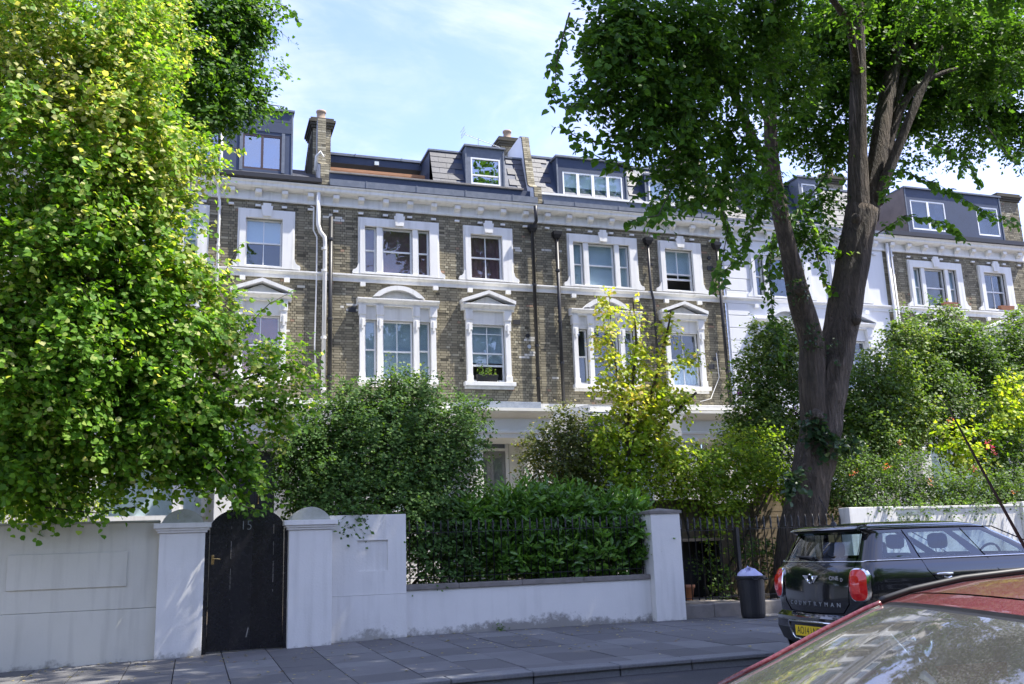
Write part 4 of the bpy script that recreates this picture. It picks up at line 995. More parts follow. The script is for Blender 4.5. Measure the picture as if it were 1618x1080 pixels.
def outline(l):
    z, xr, xf, hw, bw = l
    pts = []; rc = .12*hw/.9; rf = .45 if z < 1.2 else .25; rf = min(rf, hw*.5, (xf-xr)*.4)
    for f in YF_: pts.append((xr+bw*(f*1.0)**2.2, f*hw))
    x0, y0 = pts[-1]
    for k in range(1, AN+1):
        a = k/AN*pi/2; pts.append((x0+(rc*1.0)*(1-cos(a))+.02*k/AN, y0+(hw-y0)*sin(a)))
    xs = pts[-1][0]; xe = xf-rf
    for s in SIDE: pts.append((xs+(xe-xs)*s, hw))
    for k in range(1, AN+1):
        a = k/AN*pi/2; pts.append((xe+rf*sin(a), hw-rf*(1-cos(a))))
    for f in (.66, .33, 0): pts.append((xf+.05*(1-f), (hw-rf)*f))
    return pts
# side stations chosen so that window edges fall on them (fractions between rear and front of the glasshouse)
SIDE = [0, .03, .035, .215, .235, .245, .26, .60, .63, .655, .68, .95, .975, 1]
outl = [outline(l) for l in LV]; NP = len(outl[0])
def carpt(i, j, s): x, y = outl[i][j]; return (C0+x, CY+s*y, LV[i][0])
zi = {l[0]: i for i, l in enumerate(LV)}
w0, w1 = zi[1.25], zi[1.52]
sj = len(YF_)+AN-1     # index of SIDE[0]-1
def isglass(i, j):
    if not (w0 <= i < w1): return None
    if j < 5: return 'rear'
    k = j-sj-1
    if 2 <= k < 3: return 'quarter'
    if 6 <= k < 7: return 'reardoor'
    if 10 <= k < 11: return 'frontdoor'
    if j >= NP-1-3-AN+1: return 'screen'
    return None
body = MB(); gl = {}
for s in (-1, 1):
    for i in range(len(LV)-1):
        for j in range(NP-1):
            q = [carpt(i, j, s), carpt(i, j+1, s), carpt(i+1, j+1, s), carpt(i+1, j, s)]
            if s > 0: q = q[::-1]
            g_ = isglass(i, j)
            if g_: gl.setdefault((g_, s), MB()).face(q)
            else:
                if i <= 1: body.mi = 1
                else: body.mi = 0
                body.face(q)
    body.mi = 0
top = [carpt(len(LV)-1, j, -1) for j in range(NP)]; body.face(top+[carpt(len(LV)-1, j, 1) for j in range(NP-1, -1, -1)])
body.mi = 1; body.face([carpt(0, j, 1) for j in range(NP)]+[carpt(0, j, -1) for j in range(NP-1, -1, -1)])
bo = body.build('body', [m_carp, m_plas], car, smooth=True)
for (g_, s), mb in gl.items(): mb.build({'rear': 'rear_window', 'quarter': 'quarter_window', 'reardoor': 'side_window', 'frontdoor': 'side_window', 'screen': 'windscreen'}[g_], m_carg, car, smooth=True)
# merge duplicated vertices so the shading is smooth
def weld(o, d=.0006):
    import bmesh
    bm = bmesh.new(); bm.from_mesh(o.data); bmesh.ops.remove_doubles(bm, verts=bm.verts, dist=d); bmesh.ops.recalc_face_normals(bm, faces=bm.faces); bm.to_mesh(o.data); bm.free()
    o.data.set_sharp_from_angle(angle=radians(32))
weld(bo)
for o in list(car.children):
    if 'window' in o.name or 'screen' in o.name: weld(o)
# beltline chrome, door gaps
ch = MB(); i = zi[1.215]
for s in (-1, 1):
    P = [(C0+x*1.0-.0, CY+s*(y+.006), 1.222) for x, y in outl[i][len(YF_):NP-3-AN]]
    ch.tube(P, .008, 6)
P = [(C0+x-.008, CY+y, 1.213) for x, y in reversed(outl[i][:len(YF_)+2])]+[(C0+x-.008, CY-y, 1.213) for x, y in outl[i][1:len(YF_)+2]]
ch.tube(P, .008, 6); ch.build('belt_trim', m_chrome, car, smooth=True)
m_gap = mat('panel_gap', (.001, .001, .001), 1, spec=0)
def side_line(pts, s=-1, r=.005, nm='door_gap', mt=None):
    P = []
    for x, z in pts:
        for a in range(len(LV)-1):
            if LV[a][0] <= z <= LV[a+1][0]:
                f = (z-LV[a][0])/(LV[a+1][0]-LV[a][0]); hw = LV[a][3]+(LV[a+1][3]-LV[a][3])*f; break
        P.append((C0+x, CY+s*(hw+.0005), z))
    return MB().tube(P, r, 6).build(nm, mt or m_gap, car)
for s in (-1, 1):
    side_line([(.86, 1.55), (.93, 1.4), (.99, 1.23), (1.03, 1.1), (1.13, .98), (1.22, .8), (1.25, .6), (1.3, .35)], s)
    side_line([(1.70, 1.55), (1.80, 1.40), (1.93, 1.22), (2.05, 1.05), (2.1, .8), (2.1, .32)], s)
    side_line([(.42, 1.56), (1.2, 1.565), (2.18, 1.56), (2.6, 1.38), (2.9, 1.235)], s, .007, 'window_seal', m_gap)
# tailgate gap lines and rear bumper ledge
def rear_pt(y, z, off=.004):
    for a in range(len(LV)-1):
        if LV[a][0] <= z <= LV[a+1][0]:
            f = (z-LV[a][0])/(LV[a+1][0]-LV[a][0]); L = [LV[a][k]+(LV[a+1][k]-LV[a][k])*f for k in range(5)]; break
    fy = min(.999, abs(y)/L[3]); x = L[1]+L[4]*min(fy, .88)**2.2
    if fy > .88: 
        sn = (fy-.88)/.12; x += .12*L[3]/.9*(1-sqrt(max(0, 1-sn*sn)))
    return (C0+x-off, CY+y, z)
for s in (-1, 1):
    MB().tube([rear_pt(s*y, z) for y, z in ((.60, 1.53), (.63, 1.4), (.66, 1.24), (.67, 1.1), (.62, .95), (.60, .75), (.50, .645), (.2, .635), (0, .635))], .004, 5).build('tailgate_gap', m_gap, car)
# lamps: superellipse lens on the rear corner with a chrome bezel
for s in (-1, 1):
    def lens(a, c, off, n=28, mid=.0):
        P = []
        for k in range(n):
            th = 2*pi*k/n; cx_, sz = cos(th), sin(th)
            yy = .755+a*math.copysign(abs(cx_)**.55, cx_)-.015*sz; zz = .965+c*math.copysign(abs(sz)**.6, sz)
            P.append(rear_pt(s*min(yy, .885), zz, off))
        return P
    A_, B_ = lens(.122, .183, .0), lens(.120, .181, .018)
    C_ = lens(.109, .168, .026)
    b_ = MB(); n = 28
    b_.poly(A_+B_, [(k, (k+1) % n, (k+1) % n+n, k+n) for k in range(n)]); b_.poly(B_+C_, [(k, (k+1) % n, (k+1) % n+n, k+n) for k in range(n)])
    lo_ = b_.build('lamp_bezel', m_chrome, car, smooth=True)
    D_ = lens(.06, .10, .055); E_ = [rear_pt(s*.755, .965, .06)]
    b_ = MB(); b_.poly(C_+D_, [(k, (k+1) % n, (k+1) % n+n, k+n) for k in range(n)]); b_.poly(D_+E_, [(k, (k+1) % n, n) for k in range(n)])
    b_.build('tail_lamp', m_lamp, car, smooth=True)
# plate, recess, logo, lettering
px0 = rear_pt(0, .40, 0)[0]
def rearquad(y0, y1, z0, z1, off, n=8, tz=0):
    V = []; F = []
    for k in range(n+1):
        y = y0+(y1-y0)*k/n
        V += [rear_pt(y, z0, off), rear_pt(y, z1, off)]
    for k in range(n): F.append((2*k, 2*k+1, 2*k+3, 2*k+2))
    return MB().poly(V, F)
rearquad(-.40, .40, .34, .525, .003).build('plate_recess', m_plas, car)
P = [rear_pt(y, z, .010) for y, z in ((-.42, .53), (-.2, .535), (0, .535), (.2, .535), (.42, .53), (.44, .50), (.40, .36), (.36, .33), (.2, .325), (0, .325), (-.2, .325), (-.36, .33), (-.40, .36), (-.44, .50), (-.42, .53))]
MB().tube(P, .013, 8).build('plate_surround', m_chrome, car, smooth=True)
MB().box(px0-.030, px0-.018, CY-.26, CY+.26, .372, .487).build('number_plate', m_plate, car)
RM = Matrix(((0, 0, -1, 0), (-1, 0, 0, 0), (0, 1, 0, 0), (0, 0, 0, 1)))
text('AO14 LND', .118, 'plate_lettering', m_plas, car, Matrix.Translation((px0-.0305, CY, .43)) @ RM, .001, xs=.80)
for k, c_ in enumerate('COUNTRYMAN'):
    y = .45-.10*k; p = rear_pt(y, .735, .004); sl_ = .28*y
    text(c_, .066, 'badge_letter', m_aer, car, Matrix.Translation(p) @ Matrix.Rotation(-sl_*1.2, 4, 'Z') @ RM, .002, 1.2)
p = rear_pt(-.40, 1.03, .004); text('ONE', .062, 'badge_lettering', m_chrome, car, Matrix.Translation(p) @ Matrix.Rotation(.12, 4, 'Z') @ RM, .002, 1.15)
p = rear_pt(-.52, 1.015, .004); text('D', .055, 'badge_lettering', m_chrome, car, Matrix.Translation(p) @ Matrix.Rotation(.12, 4, 'Z') @ RM, .002, 1)
lg = MB(); lx = rear_pt(0, 1.02, 0)[0]
for s in (-1, 1):
    for k in range(4): lg.poly([(lx-.012, CY+s*.045, 1.055-k*.022), (lx-.012, CY+s*(.145-k*.022), 1.06-k*.020), (lx-.012, CY+s*(.135-k*.022), 1.045-k*.020), (lx-.012, CY+s*.045, 1.042-k*.022)], [(0, 1, 2, 3), (3, 2, 1, 0)])
lgo = lg.build('winged_badge', m_chrome, car)
V = [(lx-.012, CY+.05*cos(2*pi*k/20), 1.02+.05*sin(2*pi*k/20)) for k in range(20)]; MB().tube(V+[V[0]], .009, 6).build('badge_ring', m_chrome, car)
MB().lathe([(.042, 0), (.042, .01)], 0, 0, 16)
rearquad(-.6, .6, 1.545, 1.56, .02).build('spoiler_lip', m_plas, car)
MB().tube([rear_pt(.02, 1.245, .03), rear_pt(.12, 1.265, .035), rear_pt(.42, 1.275, .03)], [.028, .018, .012], 6).build('rear_wiper', m_plas, car)
MB().tube([(C0+.48, CY-.02, 1.63), (C0+.30, CY-.02, 1.98)], .005, 5).lathe([(.04, 1.62), (.03, 1.66), (.012, 1.68)], C0+.47, CY-.02, 10).build('aerial', m_plas, car)
for s in (-1,):
    hx = C0+1.22
    MB().tube([(hx-.11, CY-.90, 1.045), (hx-.09, CY-.935, 1.05), (hx+.09, CY-.935, 1.05), (hx+.11, CY-.90, 1.045)], .017, 8).build('door_handle', m_chrome, car, smooth=True)
    MB().tube([(hx-.0, CY-.905, 1.015), (hx+.05, CY-.905, 1.0), (hx+.1, CY-.905, 1.015)], .012, 8).build('handle_shell', m_chrome, car, smooth=True)
for wx in (.72, 3.28):
    for s in (-1, 1):
        wy = CY+s*.80
        def ring(prof, nm, mt, par):
            b_ = MB(); n = 32; base = 0
            for (r, yy) in prof:
                for k in range(n): b_.v.append((C0+wx+r*cos(2*pi*k/n), wy+s*yy, .345+r*sin(2*pi*k/n)))
            for a in range(len(prof)-1):
                for k in range(n): b_.f.append((a*n+k, a*n+(k+1) % n, (a+1)*n+(k+1) % n, (a+1)*n+k)); b_.t.append(.5); b_.m.append(0)
            return b_.build(nm, mt, par, smooth=True)
        wh = ring([(.2, -.1), (.33, -.1), (.345, -.06), (.345, .06), (.33, .1), (.235, .105)], 'wheel', m_tyre, car)
        ring([(.235, .10), (.22, .06), (.05, .05), (.045, .08), (.0, .08)], 'rim', m_chrome, wh)
        ring([(.36, .0), (.36, .115), (.43, .105), (.44, .07)], 'wheel_arch', m_plas, car)
def seat(x, y, w=.24, head=True, rear=False):
    b_ = MB(); b_.poly([(C0+x-.05, CY+y-w, .6), (C0+x+.45, CY+y-w, .65), (C0+x+.45, CY+y+w, .65), (C0+x-.05, CY+y+w, .6), (C0+x-.05, CY+y-w, .75), (C0+x+.45, CY+y-w, .8), (C0+x+.45, CY+y+w, .8), (C0+x-.05, CY+y+w, .75)], [(0, 3, 2, 1), (4, 5, 6, 7), (0, 1, 5, 4), (1, 2, 6, 5), (2, 3, 7, 6), (3, 0, 4, 7)])
    zt = 1.27 if not rear else 1.2
    b_.poly([(C0+x-.10, CY+y-w, .7), (C0+x+.05, CY+y-w, .7), (C0+x+.05, CY+y+w, .7), (C0+x-.10, CY+y+w, .7), (C0+x-.22, CY+y-w*.8, zt), (C0+x-.10, CY+y-w*.8, zt), (C0+x-.10, CY+y+w*.8, zt), (C0+x-.22, CY+y+w*.8, zt)], [(0, 3, 2, 1), (4, 5, 6, 7), (0, 1, 5, 4), (1, 2, 6, 5), (2, 3, 7, 6), (3, 0, 4, 7)])
    o = b_.build('seat', m_seat, car, bevel=.03)
    if head:
        h_ = MB().box(C0+x-.24, C0+x-.12, CY+y-.13, CY+y+.13, zt+.05, zt+.23); hh = h_.build('headrest', m_seat, o, bevel=.05)
        MB().tube([(C0+x-.17, CY+y-.05, zt-.02), (C0+x-.17, CY+y-.05, zt+.07)], .007, 5).tube([(C0+x-.17, CY+y+.05, zt-.02), (C0+x-.17, CY+y+.05, zt+.07)], .007, 5).build('headrest_post', m_chrome, o)
seat(.95, -.38, rear=True); seat(.95, .38, rear=True); seat(1.85, -.37); seat(1.85, .37)
V = [(C0+2.42+.06*sin(2*pi*k/24), CY-.37+.18*cos(2*pi*k/24), 1.18+.17*sin(2*pi*k/24)) for k in range(25)]; MB().tube(V, .015, 6).build('steering_wheel', m_plas, car, smooth=True)
MB().box(C0+.5, C0+2.9, CY-.78, CY+.78, .5, .55).box(C0+2.5, C0+2.9, CY-.78, CY+.78, .55, 1.12).box(C0+.32, C0+.75, CY-.7, CY+.7, 1.0, 1.03).build('interior', m_plas, car)

# ------------------------------------------------------------------ red car (only a corner of it is in view)
TH = radians(15); rx = Vector((cos(TH), -sin(TH), 0)); ry = Vector((sin(TH), cos(TH), 0))
HC = Vector((3.01, 3.66, 0)); XH, HWR = 2.0, .80
RO = HC - rx*XH - ry*HWR
red = thing('parked_car', 'dusty dark red car cut off by the lower right corner of the photo', 'car', (RO.x+2, RO.y, 0))
def rw(x, y, z): p = RO+rx*x+ry*y; return (p.x, p.y, z)
PR = [ # x, z centre, z edge, half width top, half width belt, belt z, bow
 (0.0, .50, .48, .60, .72, .45, .18), (.06, .66, .60, .66, .80, .52, .18), (.5, .78, .72, .70, .84, .62, .14), (1.10, .88, .84, .72, .85, .80, .12),
 (1.20, .905, .86, .63, .855, .84, .12), (1.45, 1.03, .965, .625, .855, .86, .12), (1.70, 1.145, 1.08, .618, .855, .87, .12), (1.90, 1.225, 1.165, .61, .855, .875, .12), (1.95, 1.243, 1.183, .603, .855, .88, .12),
 (1.965, 1.25, 1.19, .60, .855, .88, .12), (1.99, 1.260, 1.20, .596, .855, .88, .12), (2.10, 1.29, 1.232, .588, .855, .88, .11), (2.115, 1.294, 1.236, .588, .855, .88, .11), (2.35, 1.335, 1.277, .58, .855, .89, .09), (2.7, 1.365, 1.305, .575, .855, .895, .05), (3.2, 1.365, 1.305, .57, .85, .90, 0),
 (3.7, 1.33, 1.27, .555, .84, .91, -.06), (3.9, 1.26, 1.2, .54, .83, .92, -.1), (4.1, 1.0, .95, .62, .80, .93, -.14), (4.16, .8, .78, .74, .78, .7, -.14), (4.18, .45, .45, .70, .74, .42, -.14)]
PR = [(a[0], min(a[1], a[2]+.028), a[2], a[3]*1.34, a[4]*1.18, a[5], a[6]*.8) for a in PR]
SS = [-1, -.975, -.95, -.8, -.5, -.2, 0, .2, .5, .8, .95, .975, 1]
def rtop(r, s):
    x, zc, ze, hw, hb, zb, bow = r; q = 1-abs(s)**2.2
    return rw(x-bow*(1-s*s), s*hw, ze+(zc-ze)*q)
def band(i0, i1, j0=0, j1=None, sub=5):
    j1 = len(SS)-1 if j1 is None else j1; mb = MB(); rows = []
    for i in range(i0, i1):
        for k in range(sub if i < i1-1 else sub+1):
            f = k/sub; r = [PR[i][q]+(PR[i+1][q]-PR[i][q])*f for q in range(7)]; rows.append([rtop(r, s) for s in SS[j0:j1+1]])
    n = j1-j0+1; V = [p for row in rows for p in row]
    F = [(a*n+b, a*n+b+1, (a+1)*n+b+1, (a+1)*n+b) for a in range(len(rows)-1) for b in range(n-1)]
    return mb.poly(V, F)
iC, iG, iS = 4, 8, 11
o = band(0, 4).build('bonnet', m_red, red, smooth=True)
band(iC, iG, 2, len(SS)-3).build('windscreen', m_redg, red, smooth=True)
for j0, j1 in ((0, 2), (len(SS)-3, len(SS)-1)): band(iC, iG+1, j0, j1).build('windscreen_pillar', m_red, red, smooth=True)
band(iG, iG+2, 2, len(SS)-3).build('windscreen_gasket', m_plas, red, smooth=True)
band(iG+1, iS, 0).build('roof_header', m_red, red, smooth=True); band(iS, iS+1).build('roof_seam', m_gap, red); band(iS+1, 16).build('roof', m_red, red, smooth=True)
band(16, 18).build('rear_window', m_redg, red, smooth=True); band(18, 20).build('tailgate', m_red, red, smooth=True)
for s in (-1, 1):
    V = []; n = len(PR)
    P = [Vector(rtop(r, s))+Vector((0, 0, .016)) for r in PR[iG+1:18]]; MB().tube([p+ry*s*.008 for p in P], .016, 8).build('roof_trim', m_plas, red, smooth=True)
    P = [Vector(rtop(r, s))+Vector((0, 0, .006)) for r in PR[iC:iG+2]]; MB().tube(P, .017, 8).build('pillar_edge', m_red, red, smooth=True)
    P = [Vector(rtop(r, s*.953))+Vector((0, 0, .001)) for r in PR[iC:iG+1]]; MB().tube(P, .004, 6).build('glass_seal', m_plas, red, smooth=True)
    g_ = MB(); b2 = MB()
    for i in range(n-1):
        a, c = PR[i], PR[i+1]; ta, tb = rtop(a, s), rtop(c, s); ba, bb = rw(a[0], s*a[4], a[5]), rw(c[0], s*c[4], c[5]); sa, sb = rw(a[0], s*a[4], .22), rw(c[0], s*c[4], .22)
        tgt = g_ if 4 < i < 17 else b2
        tgt.face([ta, tb, bb, ba] if s < 0 else [ba, bb, tb, ta]); b2.face([ba, bb, sb, sa] if s < 0 else [sa, sb, bb, ba])
    g_.build('side_window', m_carg, red); b2.build('side_panel', m_red, red)
    for wx in (.75, 3.35):
        c_ = Vector(rw(wx, s*.74, .32)); b_ = MB()
        b_.tube([c_-ry*.1, c_-ry*.09, c_+ry*.09, c_+ry*.1], [.29, .315, .315, .29], 28); wh = b_.build('wheel', m_tyre, red)
        MB().tube([c_+ry*s*.1, c_+ry*s*.108], [.2, .19], 20).build('rim', m_steel, wh)
iv = MB()
def rbox(x0, x1, y0, y1, z0, z1, mb):
    mb.poly([rw(x, y, z) for z in (z0, z1) for y in (y0, y1) for x in (x0, x1)], [(0, 2, 3, 1), (4, 5, 7, 6), (0, 1, 5, 4), (2, 6, 7, 3), (0, 4, 6, 2), (1, 3, 7, 5)])
rbox(.9, 3.9, -.8, .8, .3, .35, iv); rbox(1.15, 1.75, -.72, .72, .35, .86, iv); iv.build('dashboard', m_plas, red, bevel=.02)
swc = Vector(rw(1.86, .33, .97)); b_ = MB(); ax = (rx*.88+Vector((0, 0, .48))).normalized(); up = (Vector((0, 0, 1))-ax*ax.z).normalized()
V = [swc+ry*.175*cos(2*pi*k/28)+up*.175*sin(2*pi*k/28) for k in range(29)]
sw = MB().tube(V, .014, 8).build('steering_wheel', m_plas, red, smooth=True)
for a in (.15, 1.3, 2.4, 3.5, 5.0):
    d = ry*cos(a)+up*sin(a); MB().tube([swc+d*.05, swc+d*.16], [.022, .012], 6).build('spoke', m_steel, sw)
b_ = MB(); b_.tube([swc-ax*.02, swc+ax*.02], .055, 14).build('hub', m_plas, sw)
for y in (.33, -.33):
    b_ = MB(); rbox(2.35, 2.5, y-.22, y+.22, .45, 1.02, b_); rbox(2.0, 2.4, y-.22, y+.22, .4, .55, b_); so_ = b_.build('seat', m_seat, red, bevel=.04)
    b_ = MB(); rbox(2.4, 2.48, y-.11, y+.11, 1.04, 1.19, b_); b_.build('headrest', m_seat, so_, bevel=.03)
b_ = MB(); rbox(1.2, 1.5, -.45, -.05, .865, .872, b_); b_.build('paper_on_dashboard', m_blind, red)
ab = Vector((3.41, 3.2, 1.36)); 
P = [ab, Vector((3.36, 3.2, 1.434)), Vector((3.16, 3.2, 1.82)), Vector((3.06, 3.2, 2.02))]
MB().tube(P, [.010, .008, .006, .004], 6).build('aerial', m_plas, red)

# ------------------------------------------------------------------ vegetation
LIME = ([(0, 0, 0), (-.46, .22, .10), (-.42, .62, .10), (0, 1.0, -.06), (.42, .62, .10), (.46, .22, .10), (0, .5, 0)], [(0, 6, 2, 1), (6, 3, 2), (0, 5, 4, 6), (6, 4, 3)])
SIMP = ([(0, 0, 0), (-.40, .42, .09), (0, 1, -.03), (.40, .42, .09)], [(0, 3, 2), (0, 2, 1)])
LONG = ([(0, 0, 0), (-.17, .35, .05), (-.15, .75, .05), (0, 1.05, -.05), (.15, .75, .05), (.17, .35, .05)], [(0, 5, 4, 3), (0, 3, 2, 1)])
HEART = ([(0, .06, 0), (-.22, -.02, .05), (-.46, .16, .10), (-.46, .45, .10), (-.25, .78, .06), (0, 1.05, -.10), (.25, .78, .06), (.46, .45, .10), (.46, .16, .10), (.22, -.02, .05), (0, .5, 0)],
         [(0, 10, 3, 2, 1), (10, 5, 4, 3), (0, 9, 8, 7, 10), (10, 7, 6, 5)])
def nrm(a): return a/np.maximum(np.linalg.norm(a, axis=1, keepdims=True), 1e-9)
CAMP = np.array([0, 0, EYE])
def frames(T, N):
    T = nrm(T); s = nrm(np.cross(T, N)); n = np.cross(s, T); return s, T, n
def leaf_mesh(name, P, T, N, S, tint, tpl, mt, parent=None, **props):
    tv = np.array(tpl[0], float); K = len(tv); n = len(P)
    s, t, nn = frames(T, N)
    V = P[:, None, :]+S[:, None, None]*(tv[None, :, 0, None]*s[:, None, :]+tv[None, :, 1, None]*t[:, None, :]+tv[None, :, 2, None]*nn[:, None, :])
    V = V.reshape(-1, 3)
    loops = np.concatenate([np.array(f) for f in tpl[1]]); sizes = np.array([len(f) for f in tpl[1]])
    L = (np.arange(n)[:, None]*K+loops[None, :]).ravel(); sz = np.tile(sizes, n); st = np.concatenate([[0], np.cumsum(sz)[:-1]])
    me = bpy.data.meshes.new(name); me.vertices.add(len(V)); me.vertices.foreach_set('co', V.astype(np.float32).ravel())
    me.loops.add(len(L)); me.loops.foreach_set('vertex_index', L.astype(np.int32)); me.polygons.add(len(sz)); me.polygons.foreach_set('loop_start', st.astype(np.int32)); me.polygons.foreach_set('loop_total', sz.astype(np.int32))
    a = me.attributes.new('tint', 'FLOAT', 'POINT'); a.data.foreach_set('value', np.repeat(tint, K).astype(np.float32))
    me.materials.append(mt); me.update(calc_edges=True)
    return link(name, me, parent, **props)
def single_leaves(P, T, N, S, tint, tpl, mt, parent, count, name='leaf'):
    """the leaves that show largest are pieces of their own"""
    d = np.linalg.norm(P-CAMP, axis=1); rel = P-CAMP
    fx = rel@np.array(_f); ux = rel@np.array(_r)/fx; uy = rel@np.array(_u)/fx
    vis = (fx > 0)&(np.abs(ux) < 800/FPX)&(np.abs(uy) < 530/FPX)
    score = np.where(vis, S/d, -1); idx = np.argsort(-score)[:count]; idx = idx[score[idx] > 0]
    tv = np.array(tpl[0]); ms = []
    for q in range(6):
        me = bpy.data.meshes.new(name); me.from_pydata([tuple(v) for v in tv], [], tpl[1]); me.materials.append(mt)
        a = me.attributes.new('tint', 'FLOAT', 'POINT'); a.data.foreach_set('value', [(q+.5)/6]*len(tv)); ms.append(me)
    s, t, nn = frames(T[idx], N[idx])
    for k, i in enumerate(idx):
        M = Matrix(((*(s[k]*S[i]), 0), (*(t[k]*S[i]), 0), (*(nn[k]*S[i]), 0), (0, 0, 0, 1))).transposed(); M.translation = P[i]
        inst(name, ms[min(5, int(tint[i]*6))], parent, M)
    keep = np.ones(len(P), bool); keep[idx] = False
    return keep
def twigs_mesh(A, Bp, r, parent, name='twig'):
    n = len(A); d = nrm(Bp-A); s = nrm(np.cross(d, np.array([[.3, .2, .9]]))); u = np.cross(d, s)
    V = np.stack([A+s*r, A-s*r*.5+u*r*.87, A-s*r*.5-u*r*.87, Bp], 1).reshape(-1, 3)
    L = (np.arange(n)[:, None]*4+np.array([0, 1, 3, 1, 2, 3, 2, 0, 3])[None]).ravel(); m_ = n*3
    me = bpy.data.meshes.new(name); me.vertices.add(len(V)); me.vertices.foreach_set('co', V.astype(np.float32).ravel())
    me.loops.add(len(L)); me.loops.foreach_set('vertex_index', L.astype(np.int32)); me.polygons.add(m_); me.polygons.foreach_set('loop_start', (np.arange(m_)*3).astype(np.int32)); me.polygons.foreach_set('loop_total', np.full(m_, 3, np.int32))
    me.materials.append(m_twig); me.update(calc_edges=True); return link(name, me, parent, kind='stuff')
def grow(blobs, dens, nl, size, seed, shootlen=.4, droop=.35, gap=0., tintf=None, up=.7, outb=2.4, spread=.8, jit=.25, zmin=None, rad=.035):
    """shoots with leaves along them, spread through ellipsoid clumps. returns arrays"""
    rs = np.random.RandomState(seed); PP = []; DD = []; CC = []
    for b_ in blobs:
        c = np.array(b_[0]); r = np.array(b_[1] if hasattr(b_[1], '__len__') else (b_[1],)*3, float); w = b_[2] if len(b_) > 2 else 1
        n = int(dens*w*(r[0]*r[1]+r[1]*r[2]+r[0]*r[2])/3*4) + 3
        d = nrm(rs.normal(size=(n, 3))); rr = rs.rand(n)**(1/outb)*(1+.12*rs.normal(size=n)); p = c+d*r*rr[:, None]
        PP.append(p); DD.append(nrm(d+rs.normal(size=(n, 3))*.45+np.array([0, 0, .1]))); CC.append(np.full(n, rs.rand()))
    P = np.concatenate(PP); D = np.concatenate(DD); C = np.concatenate(CC)
    if gap:
        f = np.sin(P[:, 0]*2.9+1.3*np.sin(P[:, 2]*2.1))*np.sin(P[:, 1]*2.4+2)*.5+np.sin(P[:, 2]*3.3+P[:, 0]*1.1)*.5
        k = f > (-1+gap*1.1)+rs.rand(len(P))*.25-.1; P, D, C = P[k], D[k], C[k]
    if zmin is not None: k = P[:, 2] > zmin; P, D, C = P[k], D[k], C[k]
    n = len(P); L = shootlen*(.6+.8*rs.rand(n))
    s = nrm(np.cross(D, np.array([[0, 0, 1.]]))+1e-6)
    end = P+D*L[:, None]-np.array([0, 0, 1.])*(L*droop)[:, None]
    t = (np.arange(nl)+.7)/nl
    side = np.where(np.arange(nl) % 2 == 0, 1, -1)
    base = P[:, None]+(D*L[:, None])[:, None]*t[None, :, None]-np.array([0, 0, 1.])[None, None]*(L*droop)[:, None, None]*(t**2)[None, :, None]
    T = D[:, None]*.55+s[:, None]*side[None, :, None]*spread+np.array([0, 0, -1.])*droop*.8+rs.normal(size=(n, nl, 3))*jit
    base = base+rs.normal(size=base.shape)*rad
    N = np.array([0, 0, 1.])*up*.75+np.array([.36, -.55, .1])+D[:, None]*.3+rs.normal(size=(n, nl, 3))*.42
    S = size*(.65+.6*rs.rand(n, nl))*(1-.25*t[None]*0)
    tn = np.clip(.5+.22*rs.normal(size=(n, nl))+(C[:, None]-.5)*.35, 0, .999)
    out = [base.reshape(-1, 3), T.reshape(-1, 3), N.reshape(-1, 3), S.ravel(), tn.ravel()]
    if tintf is not None: out[4] = np.clip(tintf(out[0], out[4]), 0, .999)
    return out, P, end
def clumps(blobs, rs, seed, fill=1.0, flat=.6):
    g_ = random.Random(seed); out = []
    for b_ in blobs:
        c = b_[0]; r = b_[1] if hasattr(b_[1], '__len__') else (b_[1],)*3; w = b_[2] if len(b_) > 2 else 1
        n = max(1, int(fill*w*1.35*(r[0]*r[1]*r[2])**(2/3)/(rs*rs)))
        for k in range(n):
            while True:
                d = Vector((g_.uniform(-1, 1), g_.uniform(-1, 1), g_.uniform(-1, 1)))
                if .25 < d.length < 1: break
            q = g_.uniform(.7, 1.3)*rs; e = [max(.0, a-rs*.8) for a in r]
            out.append(((c[0]+d.x*e[0], c[1]+d.y*e[1], c[2]+d.z*e[2]), (q, q, q*flat)))
    return out
def plant(parent, blobs, dens, nl, size, seed, mt, tpl, far_tpl=None, singles=0, twig=True, near=13.5, **kw):
    (P, T, N, S, tn), A, Bp = grow(blobs, dens, nl, size, seed, **kw)
    if singles:
        k = single_leaves(P, T, N, S, tn, tpl, mt, parent, singles); P, T, N, S, tn = P[k], T[k], N[k], S[k], tn[k]
    if far_tpl:
        d = np.linalg.norm(P-CAMP, axis=1); q = d < near
        if q.sum(): leaf_mesh('leaves', P[q], T[q], N[q], S[q], tn[q], tpl, mt, parent, kind='stuff')
        if (~q).sum(): leaf_mesh('leaves', P[~q], T[~q], N[~q], S[~q], tn[~q], far_tpl, mt, parent, kind='stuff')
    else: leaf_mesh('leaves', P, T, N, S, tn, tpl, mt, parent, kind='stuff')
    if twig: twigs_mesh(A, Bp, .004 if twig is True else twig, parent)
    return len(P)
